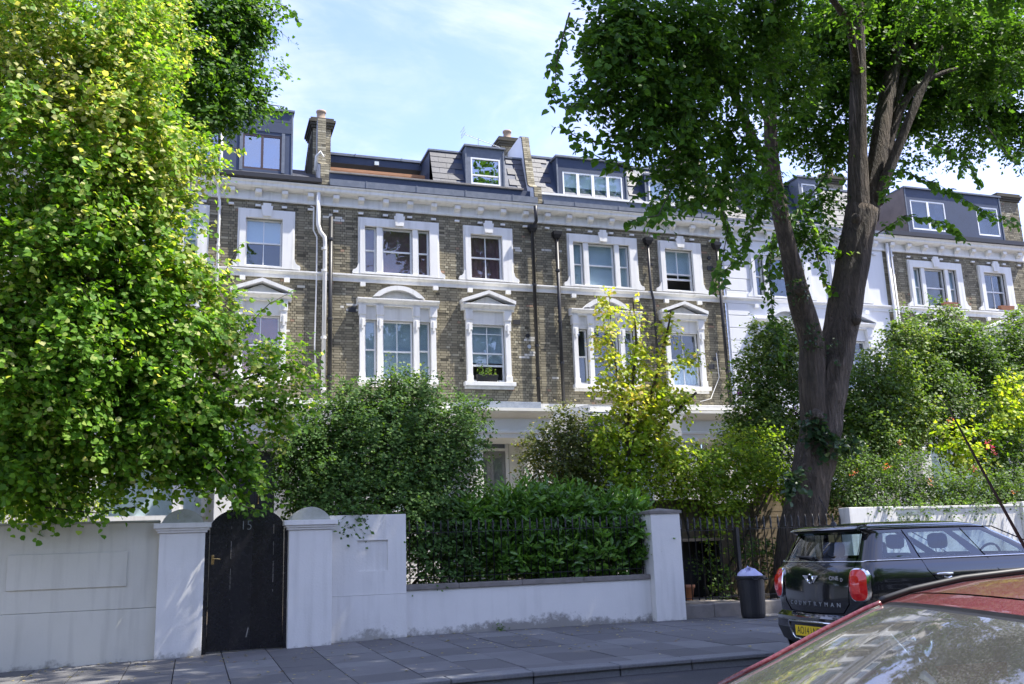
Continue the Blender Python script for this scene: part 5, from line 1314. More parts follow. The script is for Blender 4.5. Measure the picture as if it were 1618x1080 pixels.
def bark_limb(P, rad, parent, name='limb', n=20, sub=6, rough=.06, seed=0, mt=None):
    """tapering limb along a smoothed path with ridged bark relief"""
    rs = random.Random(seed); P = [Vector(p) for p in P]; Q = []; RR = []
    ext = [P[0]*2-P[1]]+P+[P[-1]*2-P[-2]]
    for i in range(1, len(ext)-2):
        p0, p1, p2, p3 = ext[i-1:i+3]
        for k in range(sub):
            t = k/sub; Q.append(.5*((2*p1)+(p2-p0)*t+(2*p0-5*p1+4*p2-p3)*t*t+(3*p1-p0-3*p2+p3)*t**3)); RR.append(rad[i-1]+(rad[i]-rad[i-1])*t)
    Q.append(P[-1]); RR.append(rad[-1])
    V = []; F = []; ph = [rs.random()*6 for _ in range(8)]
    up = Vector((.02, 1, .03))
    for i, q in enumerate(Q):
        d = (Q[min(i+1, len(Q)-1)]-Q[max(0, i-1)]).normalized(); a = d.cross(up).normalized(); b_ = a.cross(d)
        for k in range(n):
            th = 2*pi*k/n
            w = 1+rough*(sin(3*th+ph[0]+i*.11)+.7*sin(7*th+ph[1]+.3*sin(i*.5+ph[2]))+.6*sin(11*th+ph[3]+i*.07))+rough*.6*sin(i*.9+ph[4]+2*th)
            V.append(tuple(q+(a*cos(th)+b_*sin(th))*RR[i]*w))
    for i in range(len(Q)-1):
        for k in range(n): F.append((i*n+k, i*n+(k+1) % n, (i+1)*n+(k+1) % n, (i+1)*n+k))
    F.append(tuple(range(n-1, -1, -1))); F.append(tuple((len(Q)-1)*n+k for k in range(n)))
    return MB().poly(V, F).build(name, mt or m_bark, parent, smooth=True)
# bark: vertical furrows
def furrow(M, sc=(17, 17, 2.0), st=1.0, dist=.09):
    t = M.node_tree; b = t.nodes['Principled BSDF']; g = t.nodes.new('ShaderNodeNewGeometry'); mp_ = t.nodes.new('ShaderNodeMapping'); mp_.inputs['Scale'].default_value = sc
    n = t.nodes.new('ShaderNodeTexNoise'); n.inputs['Scale'].default_value = 1; n.inputs['Detail'].default_value = 6; n.inputs['Roughness'].default_value = .6; n.inputs['Distortion'].default_value = .6
    t.links.new(g.outputs['Position'], mp_.inputs[0]); t.links.new(mp_.outputs[0], n.inputs['Vector'])
    cr = t.nodes.new('ShaderNodeMapRange'); cr.inputs['From Min'].default_value = .38; cr.inputs['From Max'].default_value = .62; t.links.new(n.outputs[0], cr.inputs[0])
    bp = t.nodes.new('ShaderNodeBump'); bp.inputs['Strength'].default_value = st; bp.inputs['Distance'].default_value = dist; t.links.new(cr.outputs[0], bp.inputs['Height']); t.links.new(bp.outputs[0], b.inputs['Normal'])
    old = b.inputs['Base Color'].links[0].from_socket; mx_ = t.nodes.new('ShaderNodeMix'); mx_.data_type = 'RGBA'; mx_.blend_type = 'MULTIPLY'; mx_.inputs[0].default_value = .75
    cr2 = t.nodes.new('ShaderNodeMapRange'); cr2.inputs['From Min'].default_value = .3; cr2.inputs['From Max'].default_value = .55; cr2.inputs['To Min'].default_value = .2; t.links.new(n.outputs[0], cr2.inputs[0])
    t.links.new(old, mx_.inputs[6]); t.links.new(cr2.outputs[0], mx_.inputs[7]); t.links.new(mx_.outputs[2], b.inputs['Base Color'])
furrow(m_bark)
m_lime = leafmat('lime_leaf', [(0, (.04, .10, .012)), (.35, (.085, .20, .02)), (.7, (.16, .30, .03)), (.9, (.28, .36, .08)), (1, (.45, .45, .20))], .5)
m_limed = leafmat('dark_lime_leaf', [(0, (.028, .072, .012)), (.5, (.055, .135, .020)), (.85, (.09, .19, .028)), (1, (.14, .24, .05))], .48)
m_laur = leafmat('laurel_leaf', [(0, (.045, .105, .02)), (.5, (.09, .21, .03)), (.85, (.15, .30, .045)), (1, (.22, .37, .08))], .3, .28, .5)
m_dark = leafmat('dark_shrub_leaf', [(0, (.03, .07, .018)), (.5, (.06, .13, .03)), (.85, (.10, .19, .045)), (1, (.16, .26, .08))], .4, .6, .25)
m_mid = leafmat('garden_shrub_leaf', [(0, (.035, .075, .016)), (.5, (.075, .145, .028)), (.85, (.14, .22, .05)), (1, (.26, .32, .11))], .45, .5, .3)
m_yell = leafmat('golden_leaf', [(0, (.13, .24, .02)), (.45, (.29, .38, .04)), (.8, (.46, .47, .09)), (1, (.60, .46, .22))], .5, .45)
m_yg = leafmat('yellow_green_leaf', [(0, (.07, .15, .014)), (.5, (.18, .29, .026)), (.85, (.32, .40, .05)), (1, (.45, .45, .10))], .45, .45)
m_oliv = leafmat('olive_shrub_leaf', [(0, (.04, .065, .016)), (.5, (.10, .135, .034)), (.85, (.19, .20, .055)), (1, (.26, .22, .08))], .4, .4)
m_ivy = leafmat('ivy_leaf', [(0, (.015, .04, .02)), (.6, (.04, .085, .035)), (1, (.09, .14, .06))], .3, .4)
m_pink = leafmat('pink_petal', [(0, (.45, .03, .16)), (1, (.7, .12, .3))], .3)
m_rose = leafmat('orange_rose_petal', [(0, (.55, .08, .05)), (1, (.7, .30, .22))], .3)
m_lav = leafmat('buddleia_flower', [(0, (.2, .03, .25)), (1, (.35, .1, .45))], .2)
BB = lambda px, py, Y, r, w=1: (tuple(at(px, py, Y)), r, w)

# left lime
lt = thing('lime_tree', 'large sunlit lime tree with pale yellow green leaves filling the left side', 'tree', (-4.6, 17.6, .28))
tr = bark_limb([(-4.6, 17.6, .0), (-4.6, 17.6, 1.2), (-4.5, 17.5, 3), (-4.4, 17.3, 6), (-4.2, 17.4, 10), (-4.0, 17.5, 14)], [.6, .48, .42, .36, .26, .1], lt, 'trunk', seed=1)
for i, (P, r) in enumerate((([(-4.5, 17.5, 3.2), (-3.2, 16.8, 4.4), (-1.6, 16.0, 5.0), (-.1, 15.8, 4.6), (.8, 15.9, 4.0)], [.18, .13, .09, .05, .02]), ([(-4.4, 17.3, 5.4), (-3, 16.4, 7.0), (-1.9, 15.8, 7.6), (-1.1, 15.9, 7.9), (-.5, 16, 8.1)], [.17, .12, .08, .04, .01]),
        ([(-4.4, 17.3, 4.4), (-3.6, 16.2, 5.2), (-2.4, 15.0, 5.6), (-1.2, 14.6, 5.6)], [.15, .11, .07, .02]), ([(-4.3, 17.4, 7.2), (-3.2, 17.4, 9.0), (-2.2, 17.6, 10.2), (-1.0, 17.8, 11.2)], [.16, .10, .05, .015]),
        ([(-1.6, 16.0, 5.0), (-.6, 15.7, 5.9), (0, 15.8, 5.9), (.4, 15.9, 5.6)], [.06, .04, .02, .008]), ([(-.1, 15.8, 4.6), (.3, 15.7, 4.7), (.5, 15.7, 4.9), (.7, 15.7, 4.9)], [.04, .02, .012, .006]))):
    bark_limb(P, r, lt, 'limb', 9, 5, .03, i)
lb = [BB(20, 70, 15.2, 1.6), BB(130, 60, 15.2, 1.5), BB(190, 150, 14.9, 1.3), BB(230, 50, 15.6, 1.0), BB(50, 210, 15, 1.6), BB(190, 240, 15, 1.2), BB(270, 235, 15.3, .75), BB(330, 262, 15.5, .35), BB(110, 330, 14.9, 1.4), BB(225, 320, 15.2, .9), BB(270, 335, 15.3, .42),
      BB(20, 440, 15, 1.4), BB(120, 440, 14.9, 1.3), BB(220, 420, 15.1, 1.0), BB(290, 430, 15.3, .65), BB(350, 480, 15.5, .35), BB(40, 560, 15, 1.4), BB(140, 560, 14.9, 1.3), BB(250, 540, 15.2, 1.0), BB(340, 550, 15.5, .65), BB(410, 575, 15.8, .42), BB(460, 600, 15.9, .28),
      BB(30, 670, 15.0, 1.15), BB(140, 660, 15.0, 1.1), BB(250, 650, 15.2, 1.0), BB(345, 640, 15.5, .7), BB(425, 640, 15.8, .4), BB(320, 705, 15.5, .6), BB(378, 725, 15.65, .33), BB(395, 765, 15.7, .2), BB(340, 755, 15.6, .33), BB(270, 735, 15.4, .5), BB(195, 730, 15.4, .5), BB(105, 735, 15.3, .5), BB(25, 735, 15.3, .55), BB(385, 775, 15.8, .2), BB(450, 680, 15.9, .25), BB(30, 780, 15.5, .33), BB(90, 785, 15.5, .3), BB(150, 775, 15.5, .3), BB(460, 560, 15.9, .25), BB(480, 620, 16, .25)]
lb2 = [BB(330, 30, 17.8, 1.2), BB(380, 60, 18, .75), BB(310, 110, 17.5, 1.1), BB(375, 135, 18, .7), BB(410, 165, 18, .3), BB(280, 30, 17.6, 1.3), BB(395, 20, 18, .6), BB(418, 110, 18, .25), BB(330, 180, 17.4, .6), BB(380, 180, 17.6, .35)]
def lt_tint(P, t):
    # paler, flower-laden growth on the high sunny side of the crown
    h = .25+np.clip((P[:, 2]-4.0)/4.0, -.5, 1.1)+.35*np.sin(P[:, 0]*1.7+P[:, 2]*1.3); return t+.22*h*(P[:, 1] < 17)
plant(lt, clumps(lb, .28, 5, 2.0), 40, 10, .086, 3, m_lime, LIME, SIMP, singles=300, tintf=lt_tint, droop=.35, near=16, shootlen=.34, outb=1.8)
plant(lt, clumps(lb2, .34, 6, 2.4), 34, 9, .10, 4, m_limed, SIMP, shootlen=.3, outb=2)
rs0 = random.Random(77)
plant(lt, clumps([((rs0.uniform(-8.5, -4.6), rs0.uniform(14.5, 20), rs0.uniform(3.5, 13)), 1.3) for k in range(26)], .55, 7, 1.6), 9, 8, .16, 9, m_lime, SIMP, twig=False)
# hand-set sprays that reach out of the crown
def spray(parent, path, rads, mt, size, seed, every=.055, tpl=LIME, sub=.22, tint=.5):
    """a bough with side twigs that carry leaves"""
    rs = np.random.RandomState(seed); P = [Vector(p) for p in path]; MB().tube(P, rads, 6).build('bough', m_twig, parent, smooth=True)
    A = []; Bp = []; LP = []; LT = []; LN = []
    for i in range(len(P)-1):
        seg = P[i+1]-P[i]; n = max(1, int(seg.length/.075))
        for k in range(n):
            p = P[i]+seg*((k+rs.rand())/n); d = seg.normalized(); s = d.cross(Vector((0, 0, 1))).normalized()*(1 if k % 2 else -1)
            e = p+(d*.7+s*rs.uniform(-.9, .9)+Vector((0, 0, rs.uniform(-.7, .25))))*sub*(.5+rs.rand()); A.append(p); Bp.append(e)
            m_ = max(3, int((e-p).length/every))
            for q in range(m_):
                b_ = p+(e-p)*((q+.8)/m_); LP.append(b_); dd = (e-p).normalized(); ss = dd.cross(Vector((0, 0, 1))).normalized()*(1 if q % 2 else -1)
                LT.append(dd*.5+ss*.7+Vector((0, 0, -.35))+Vector(rs.normal(size=3))*.25); LN.append(Vector((0, -.25, .75))+Vector(rs.normal(size=3))*.45)
    f = lambda a: np.array([tuple(v) for v in a])
    n = len(LP); leaf_mesh('leaves', f(LP), f(LT), f(LN), size*(.6+.6*rs.rand(n)), np.clip(tint+.2*rs.normal(size=n), 0, .99), tpl, mt, parent, kind='stuff'); twigs_mesh(f(A), f(Bp), .004, parent)
pth = lambda *a: [tuple(at(x, y, Y)) for x, y, Y in a]
spray(lt, pth((350, 560, 15.6), (395, 510, 15.7), (425, 480, 15.8), (458, 462, 15.9)), [.012, .01, .007, .004], m_lime, .10, 31, sub=.16)
spray(lt, pth((330, 480, 15.4), (355, 430, 15.5), (380, 385, 15.6)), [.012, .008, .004], m_lime, .10, 32, tint=.75, sub=.16)
spray(lt, pth((380, 600, 15.6), (430, 585, 15.7), (480, 575, 15.8), (497, 600, 15.9)), [.02, .014, .008, .004], m_lime, .10, 33)
spray(lt, pth((400, 650, 15.6), (450, 640, 15.7), (497, 640, 15.8)), [.016, .01, .005], m_limed, .10, 34)
spray(lt, pth((300, 700, 15.2), (350, 750, 15.1), (385, 800, 15.1), (410, 805, 15.1)), [.02, .012, .006, .004], m_limed, .10, 35)
spray(lt, pth((270, 190, 15.2), (330, 225, 15.4), (380, 235, 15.5)), [.02, .012, .005], m_lime, .10, 36, tint=.85)
spray(lt, pth((380, 10, 18), (420, -5, 18), (450, 10, 18), (470, 25, 18)), [.02, .012, .008, .004], m_limed, .11, 37, sub=.16)
spray(lt, pth((400, 150, 18), (425, 165, 18), (448, 168, 18)), [.02, .012, .005], m_limed, .10, 38)
spray(lt, pth((60, 800, 15.3), (150, 810, 15.25), (220, 800, 15.3)), [.012, .008, .004], m_lime, .10, 39)
# right lime
rt = thing('lime_tree', 'big forked lime tree with a furrowed trunk, behind the railing on the right', 'tree', (11.9, 16.95, .28))
b1 = bark_limb([(11.75, 16.95, -.1), (11.82, 16.95, .5), tuple(at(1262, 870, 16.95)), tuple(at(1275, 780, 16.95)), tuple(at(1292, 700, 16.95)), tuple(at(1306, 620, 16.95)), tuple(at(1325, 540, 16.9)), tuple(at(1345, 430, 16.85)), tuple(at(1362, 330, 16.8))],
    [.66, .54, .455, .415, .42, .415, .37, .36, .345], rt, 'trunk', 48, 10, .045, 2)
lim = [(pth((1290, 690, 16.9), (1283, 610, 16.8), (1282, 540, 16.75), (1263, 470, 16.6), (1250, 410, 16.5), (1228, 310, 16.3), (1217, 200, 16.1), (1222, 80, 15.9), (1230, -60, 15.6)), [.31, .28, .27, .25, .195, .17, .135, .115, .09]),
       (pth((1356, 340, 16.8), (1355, 240, 16.7), (1356, 120, 16.5), (1355, 0, 16.3), (1360, -120, 16)), [.26, .215, .18, .165, .14]),
       (pth((1370, 345, 16.85), (1385, 260, 16.9), (1398, 170, 16.95), (1415, 90, 17), (1428, 0, 17), (1440, -100, 17)), [.25, .23, .20, .17, .15, .12]),
       (pth((1385, 320, 16.7), (1412, 250, 16.5), (1440, 180, 16.3), (1462, 130, 16.2), (1490, 75, 16), (1530, 30, 15.8)), [.15, .12, .10, .085, .06, .03]),
       (pth((1398, 250, 16.9), (1425, 170, 16.8), (1460, 130, 16.6), (1520, 108, 16.4), (1580, 130, 16.2)), [.12, .09, .065, .04, .012]),
       (pth((1405, 190, 17), (1428, 120, 17), (1452, 45, 17.2), (1460, -30, 17.3)), [.12, .11, .09, .07]),
       (pth((1236, 320, 16.3), (1215, 270, 16.0), (1190, 220, 15.6), (1165, 160, 15.0), (1130, 110, 14.4), (1080, 80, 13.8)), [.13, .11, .10, .08, .06, .03]),
       (pth((1217, 200, 16.1), (1180, 130, 15), (1120, 90, 14), (1050, 120, 13.2), (980, 140, 12.7)), [.07, .06, .05, .035, .015]),
       (pth((1355, 120, 16.5), (1340, 40, 15.4), (1300, -20, 14), (1260, -60, 12.8)), [.1, .08, .06, .03])]
for i, (P, r) in enumerate(lim): bark_limb(P, r, rt, 'limb', 16 if i < 3 else 11, 6, .03, 10+i)
for (px, py, Y, r) in ((1265, 455, 16.25, .17), (1352, 505, 16.5, .13), (1290, 660, 16.5, .2), (1352, 345, 16.45, .12), (1235, 335, 16.1, .14)):
    c = at(px, py, Y); MB().lathe([(.01, c.z-r), (r*.7, c.z-r*.7), (r, c.z), (r*.75, c.z+r*.6), (.02, c.z+r)], c.x, c.y, 12).build('burr', m_bark, rt, smooth=True)
rb = [BB(965, 60, 12.6, .65), BB(950, 150, 12.8, .5), BB(1010, 110, 12.6, .9), BB(985, 20, 12.6, .75), BB(1005, 220, 13, .6), BB(1060, 180, 13, .85), BB(1080, 50, 12.8, 1.1), BB(1130, 150, 13.4, 1.1), BB(1080, 260, 13.4, .55), BB(1160, 240, 13.8, .75), BB(1180, 40, 13.5, 1.2), BB(1240, 120, 14.5, .9), BB(1120, 300, 13.8, .42), BB(1200, 290, 14.8, .5),
      BB(1260, 200, 16, .8, .8), BB(1290, 40, 15.5, 1.2), BB(1310, 240, 17.4, .7, .8), BB(1300, 320, 17.4, .5, .6), BB(1310, 130, 17.4, 1.0), BB(1400, 40, 17.6, 1.2), BB(1450, 180, 17.2, .8, .8), BB(1480, 60, 16.5, 1.2), BB(1500, 150, 16.4, .9), BB(1560, 110, 15.8, 1.1), BB(1600, 30, 15.4, 1.3), BB(1600, 180, 15.6, .7, .9), BB(1560, 210, 16, .45, .7), BB(1440, 250, 17, .35, .6), BB(1400, 120, 17.6, 1.0),
      BB(1180, 345, 14.6, .35, .7), BB(1290, 380, 17.2, .5, .6), BB(1240, 410, 16.8, .22, .6), BB(1250, 360, 17.2, .5, .6), BB(1040, 305, 13.4, .22, .7), BB(1330, 200, 17.6, .7, .8)]
def _nearer(b_):
    c = Vector(b_[0])
    if c.y > 15.2:
        k = 17.5/c.y; e = Vector((0, 0, EYE)); c = e+(c-e)*k; return (tuple(c), b_[1]*k)+tuple(b_[2:])
    return b_
rb += [BB(1440, 110, 17, .9), BB(1490, 40, 17, 1.0), BB(1400, 190, 17.3, .6, .7), BB(1540, 160, 16.5, .9), BB(1590, 90, 16, 1.0), BB(1430, 30, 17, .9), BB(1520, 230, 16.5, .45, .7), BB(1600, 230, 16, .5, .8), BB(1330, 60, 17, .9), BB(1380, 100, 17.4, .7), BB(1560, 115, 15.1, .7), BB(1500, 60, 15.1, .6), BB(1590, 60, 15.1, .7), BB(1440, 30, 15.1, .45, .7), BB(1350, 20, 15.1, .5, .7)]
rb = [_nearer(b_) for b_ in rb]
rb = [(b_[0], b_[1], (b_[2] if len(b_) > 2 else 1)*(.95 if b_[0][1] > 15.9 else .78)) for b_ in rb]
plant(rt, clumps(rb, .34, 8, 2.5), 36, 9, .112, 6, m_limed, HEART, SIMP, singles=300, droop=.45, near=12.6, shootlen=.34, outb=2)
# unseen crown above the frame, added and shaped to shade the street
rs_ = random.Random(4); hi = []
for k in range(55):
    a = rs_.uniform(0, 2*pi); q = 7*sqrt(rs_.random()); hi.append(((14.5+q*cos(a), min(13.0, 9.5+.7*q*sin(a)), rs_.uniform(13, 19)), rs_.uniform(1.3, 2.0)))
for k in range(12): hi.append(((rs_.uniform(8, 16), rs_.uniform(8, 11.5), rs_.uniform(11, 13.5)), 1.4))
plant(rt, hi, 12, 9, .17, 8, m_limed, SIMP, twig=False)
for i, p in enumerate((pth((1060, 300, 13), (1040, 340, 12.6), (1010, 345, 12.4), (995, 350, 12.3)), pth((1120, 320, 13.6), (1070, 325, 13.2), (1030, 338, 13)), pth((1130, 290, 13.4), (1150, 360, 13.3), (1140, 420, 13.2), (1128, 452, 13.1)), pth((1215, 300, 15), (1180, 380, 14.6), (1145, 430, 14.3)),
        pth((1390, 320, 16), (1420, 268, 14.5), (1480, 290, 13.6), (1560, 335, 13), (1600, 352, 12.8)), pth((1385, 370, 15.5), (1430, 340, 14.5), (1490, 350, 14), (1520, 372, 13.8)), pth((1460, 220, 15), (1500, 240, 14), (1530, 262, 13.6), (1545, 285, 13.4)), pth((1560, 200, 14.5), (1590, 240, 14), (1612, 262, 13.8)),
        pth((1270, 330, 17), (1300, 390, 16.8), (1340, 400, 16.7)), pth((1220, 380, 16.9), (1215, 440, 16.6), (1222, 500, 16.4), (1232, 560, 16.3)), pth((900, 20, 12.4), (880, 90, 12.3), (876, 150, 12.3)), pth((930, 150, 12.7), (895, 175, 12.5), (878, 150, 12.4)), pth((960, 230, 12.9), (910, 215, 12.6), (885, 200, 12.5)), pth((1000, 270, 13), (950, 250, 12.8), (915, 232, 12.6)),
        pth((1290, 400, 17), (1300, 440, 16.9), (1310, 455, 16.8)), pth((1310, 270, 17), (1250, 350, 16.9), (1200, 400, 16.8)))):
    spray(rt, p, [.016, .010, .006, .005, .004][:len(p)], m_limed if i not in (8, 14) else m_lime, .125, 60+i, sub=.24, tpl=HEART, tint=.55, every=.07)
# ivy on the trunk
iv_ = thing('ivy', 'clump of ivy leaves clinging to the fork of the big trunk', 'ivy', tuple(at(1290, 690, 16.4)))
plant(iv_, [BB(1285, 680, 16.45, (.22, .12, .25)), BB(1310, 705, 16.45, (.28, .12, .2)), BB(1262, 760, 16.4, (.16, .1, .22)), BB(1345, 700, 16.5, (.12, .1, .15))], 170, 6, .12, 71, m_ivy, LIME, shootlen=.18)
iv_ = thing('ivy', 'ivy strand hanging down beside the left limb of the forked tree', 'ivy', tuple(at(1222, 480, 16.2)))
plant(iv_, [BB(1265, 455, 16.2, (.25, .12, .16)), BB(1225, 530, 16.2, (.08, .08, .5)), BB(1219, 440, 16.2, (.05, .05, .4)), BB(1282, 530, 16.45, (.1, .08, .3)), BB(1320, 560, 16.4, (.05, .05, .3), .4)], 150, 5, .07, 72, m_ivy, LIME, shootlen=.15)

# shrubs
def shrub(name, lab, cat, blobs, dens, nl, size, seed, mt, tpl=SIMP, base=None, stems=3, singles=0, group='garden shrubs', **kw):
    c = blobs[0][0]; base = base or (c[0], c[1], .28)
    t = thing(name, lab, cat, base, group)
    n = plant(t, blobs, dens, nl, size, seed, mt, tpl, singles=singles, **kw)
    rs = random.Random(seed)
    for k in range(stems):
        b_ = rs.choice(blobs)[0]; MB().tube([(base[0]+rs.uniform(-.2, .2), base[1]+rs.uniform(-.1, .1), base[2]-.05), ((base[0]+b_[0])/2+rs.uniform(-.1, .1), (base[1]+b_[1])/2, (base[2]+b_[2])/2), b_], [.035, .025, .01], 6).build('stem', m_twig, t)
    return t
shrub('shrub', 'big dark small leaved shrub spilling over the white wall beside the gate', 'shrub',
      [BB(600, 720, 17.6, 1.25), BB(540, 690, 17.6, .9), BB(670, 680, 17.7, .95), BB(640, 640, 17.7, .6), BB(565, 640, 17.7, .45), BB(710, 700, 17.6, .65), BB(500, 740, 17.3, .7), BB(470, 700, 17.2, .45), BB(700, 770, 17.3, .75), BB(620, 790, 16.9, .75), BB(530, 780, 16.7, .55), BB(480, 770, 16.9, .45), BB(555, 815, 16.1, .22), BB(585, 812, 16.2, .2),
       BB(680, 830, 16.6, .55), BB(720, 850, 16.7, .45), BB(680, 890, 16.35, .35), BB(660, 850, 16.35, .3), BB(720, 895, 16.4, .3), BB(745, 640+10, 17.8, .3), BB(630, 600, 17.6, .15)], 270, 8, .068, 81, m_dark, shootlen=.28, gap=.06, rad=.03)
t = shrub('climbing_rose', 'loose arching sprays on top of the big dark shrub', 'climber', [BB(618, 590, 17.3, .14), BB(665, 600, 17.3, .12), BB(545, 625, 17.3, .12)], 200, 6, .07, 82, m_mid, stems=1)
shrub('laurel_hedge', 'glossy laurel hedge growing through the railing above the low wall', 'hedge',
      [((x_, 16.75+.1*sin(x_*3), 1.5), (.42, .42, .62)) for x_ in np.arange(5.0, 8.1, .38)]+[((x_, 16.8, 2.10+.12*sin(x_*2.3)), (.35, .38, .36)) for x_ in np.arange(4.6, 8.1, .4)]+[((x_, 16.30, 1.35), (.35, .22, .36), .8) for x_ in np.arange(5.3, 8.0, .45)]+[((8.05, 16.25, 1.55), (.3, .25, .35)), ((7.9, 16.5, 2.0), (.3, .3, .3))],
      170, 7, .155, 83, m_laur, LONG, singles=300, stems=6, base=(6.4, 16.8, .28), shootlen=.2, droop=-.25, up=.35, spread=.6, rad=.02, group=None)
sp = thing('sapling', 'slender golden leaved sapling rising in front of the middle houses', 'tree', (9.0, 18, .28))
for i, P in enumerate((pth((1000, 830, 18), (995, 740, 18), (985, 640, 18), (970, 560, 18), (962, 460, 18)), pth((990, 700, 18), (1000, 600, 18), (1005, 540, 18), (1000, 470, 18)), pth((995, 720, 18), (1030, 620, 18), (1055, 520, 18), (1060, 490, 18)), pth((1000, 740, 18), (1050, 670, 18), (1100, 620, 18)))):
    bark_limb(P, [.05, .04, .025, .015, .006][:len(P)], sp, 'trunk' if i == 0 else 'limb', 8, 4, .02, i)
sb = [BB(962, 480, 18, (.12, .12, .35)), BB(955, 530, 18, (.2, .2, .35)), BB(968, 590, 18, (.32, .3, .4)), BB(1003, 500, 18, (.10, .1, .35)), BB(1005, 570, 18, (.2, .2, .4)), BB(1055, 520, 18, (.15, .15, .3)), BB(1040, 590, 18, (.3, .3, .35)), BB(1000, 640, 18, (.5, .4, .4)), BB(1060, 640, 18, (.45, .4, .35)), BB(1085, 570, 18, (.18, .2, .12)), BB(1000, 700, 18, (.55, .45, .4)), BB(1060, 710, 18, (.4, .4, .35)), BB(955, 680, 18, (.2, .3, .5)), BB(1085, 690, 18, (.25, .3, .12)), BB(990, 750, 18, (.45, .4, .35)), BB(1030, 660, 18, (.3, .3, .3))]
sb = [(b_[0], tuple(np.array(b_[1])*(.82, .8, 1.0)))+tuple(b_[2:]) for b_ in sb]
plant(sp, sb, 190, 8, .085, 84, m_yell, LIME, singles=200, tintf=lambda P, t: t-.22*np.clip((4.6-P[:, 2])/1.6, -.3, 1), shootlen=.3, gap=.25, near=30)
shrub('shrub', 'olive and bronze leaved bush against the porch, left of the golden sapling', 'shrub', [BB(880, 720, 19, .7), BB(850, 740, 19, .4), BB(920, 690, 19, .45), BB(890, 660, 19, .25), BB(930, 745, 19, .6), BB(850, 700, 19, .15)], 240, 7, .075, 85, m_oliv, gap=.3, shootlen=.3)
shrub('shrub', 'dark green bush between the bay window and the golden sapling', 'shrub', [BB(935, 720, 20, .5), BB(945, 670, 20, .3), BB(960, 770, 19, .5), BB(900, 780, 18.8, .5)], 150, 7, .08, 86, m_mid, gap=.2, shootlen=.3)
shrub('climber', 'bright yellow green climber tumbling over the board fence', 'climber',
      [BB(1020, 770, 17.9, .35), BB(1060, 745, 18, .45), BB(1110, 740, 18, .45), BB(1150, 735, 18, .45), BB(1195, 735, 18, .40), BB(1225, 755, 17.9, .3), BB(1170, 775, 17.9, .35), BB(1100, 775, 17.9, .32), BB(1140, 800, 17.7, .3), BB(1125, 850, 17.4, (.10, .1, .35)), BB(1145, 815, 17.5, (.15, .15, .2)), BB(1200, 700, 18.3, .35), BB(1150, 700, 18.5, .3), BB(1040, 700, 18.6, .3)], 250, 7, .08, 87, m_yg, base=(10.3, 18.2, .3), gap=.18, shootlen=.3)
shrub('shrub', 'tall leafy shrub against the white house, left of the forked trunk', 'shrub',
      [BB(1215, 560, 20, .55), BB(1190, 590, 20, .5), BB(1235, 530, 20, .4), BB(1205, 520, 20, .25), BB(1190, 650, 19.8, .6), BB(1240, 640, 19.8, .7), BB(1220, 700, 19.5, .8), BB(1175, 700, 19.5, .4), BB(1250, 580, 20, .5)], 260, 7, .088, 88, m_mid, gap=.12, shootlen=.32, tintf=lambda P, t: t+.2*np.clip((P[:, 2]-5)/2, -.6, 1))
shrub('shrub', 'low planting behind the railing gate beside the dark store', 'shrub', [BB(1115, 895, 17.4, .2), BB(1150, 915, 17.2, .2), BB(1190, 870, 17.3, .35), BB(1230, 880, 17.4, .3), BB(1135, 935, 16.9, .15)], 170, 6, .07, 89, m_mid, shootlen=.2)
big = [BB(1360, 620, 19.5, .8), BB(1400, 590, 19.8, .7), BB(1370, 700, 19, .9), BB(1340, 660, 19.2, .5), BB(1420, 660, 19.4, .9), BB(1440, 540, 20.2, .5), BB(1415, 530, 20.2, .3)]
shrub('shrub', 'tall white flecked green bush, just right of the forked trunk', 'shrub', big, 260, 7, .088, 90, m_mid, gap=.14, shootlen=.32, tintf=lambda P, t: t+.12)
shrub('shrub', 'tallest bright bush before the right hand brick house, with upright shoots', 'shrub', [BB(1485, 560, 20.5, .8), BB(1465, 520, 20.6, .35), BB(1500, 510, 20.6, .35), BB(1520, 560, 20.4, .7), BB(1480, 640, 19.8, 1.0), BB(1540, 530, 20.6, .35), BB(1450, 600, 20.2, .7), BB(1484, 485, 20.6, (.1, .1, .25)), BB(1430, 505, 20.6, (.1, .1, .3))], 250, 7, .09, 91, m_mid, gap=.14, shootlen=.35)
shrub('shrub', 'dense green bush at the right edge behind the golden shrub', 'shrub', [BB(1590, 560, 20.6, .8), BB(1560, 600, 20.2, .8), BB(1610, 640, 19.6, .8), BB(1560, 680, 19.2, .8), BB(1600, 740, 18.4, .7), BB(1635, 560, 20.6, .8), BB(1610, 510, 20.8, .35)], 240, 7, .09, 92, m_mid, gap=.14, shootlen=.35)
shrub('shrub', 'golden yellow leaved shrub near the right edge', 'shrub', [BB(1600, 610, 18.2, .3), BB(1580, 645, 18.1, .35), BB(1612, 650, 18, .3), BB(1505, 690, 18, .3), BB(1530, 725, 17.9, .35), BB(1560, 690, 18, .25), BB(1495, 720, 18, .15)], 120, 7, .10, 93, m_yell, LIME, gap=.25, shootlen=.3, tintf=lambda P, t: t-.18)
low = [BB(x_, y_, 17.2, .5) for x_, y_ in ((1330, 730), (1380, 760), (1440, 750), (1500, 770), (1560, 770), (1615, 780), (1340, 780))]+[BB(x_, 785, 16.9, .32) for x_ in range(1330, 1620, 45)]+[BB(x_, 805, 16.2, (.22, .18, .14)) for x_ in (1385, 1420, 1455, 1500, 1540, 1600)]
rose = shrub('rose_hedge', 'small leaved rose hedge draped over the far white wall', 'hedge', low, 280, 7, .062, 94, m_mid, gap=.15, shootlen=.28, tintf=lambda P, t: t-.15, base=(15, 17, .28), group=None)
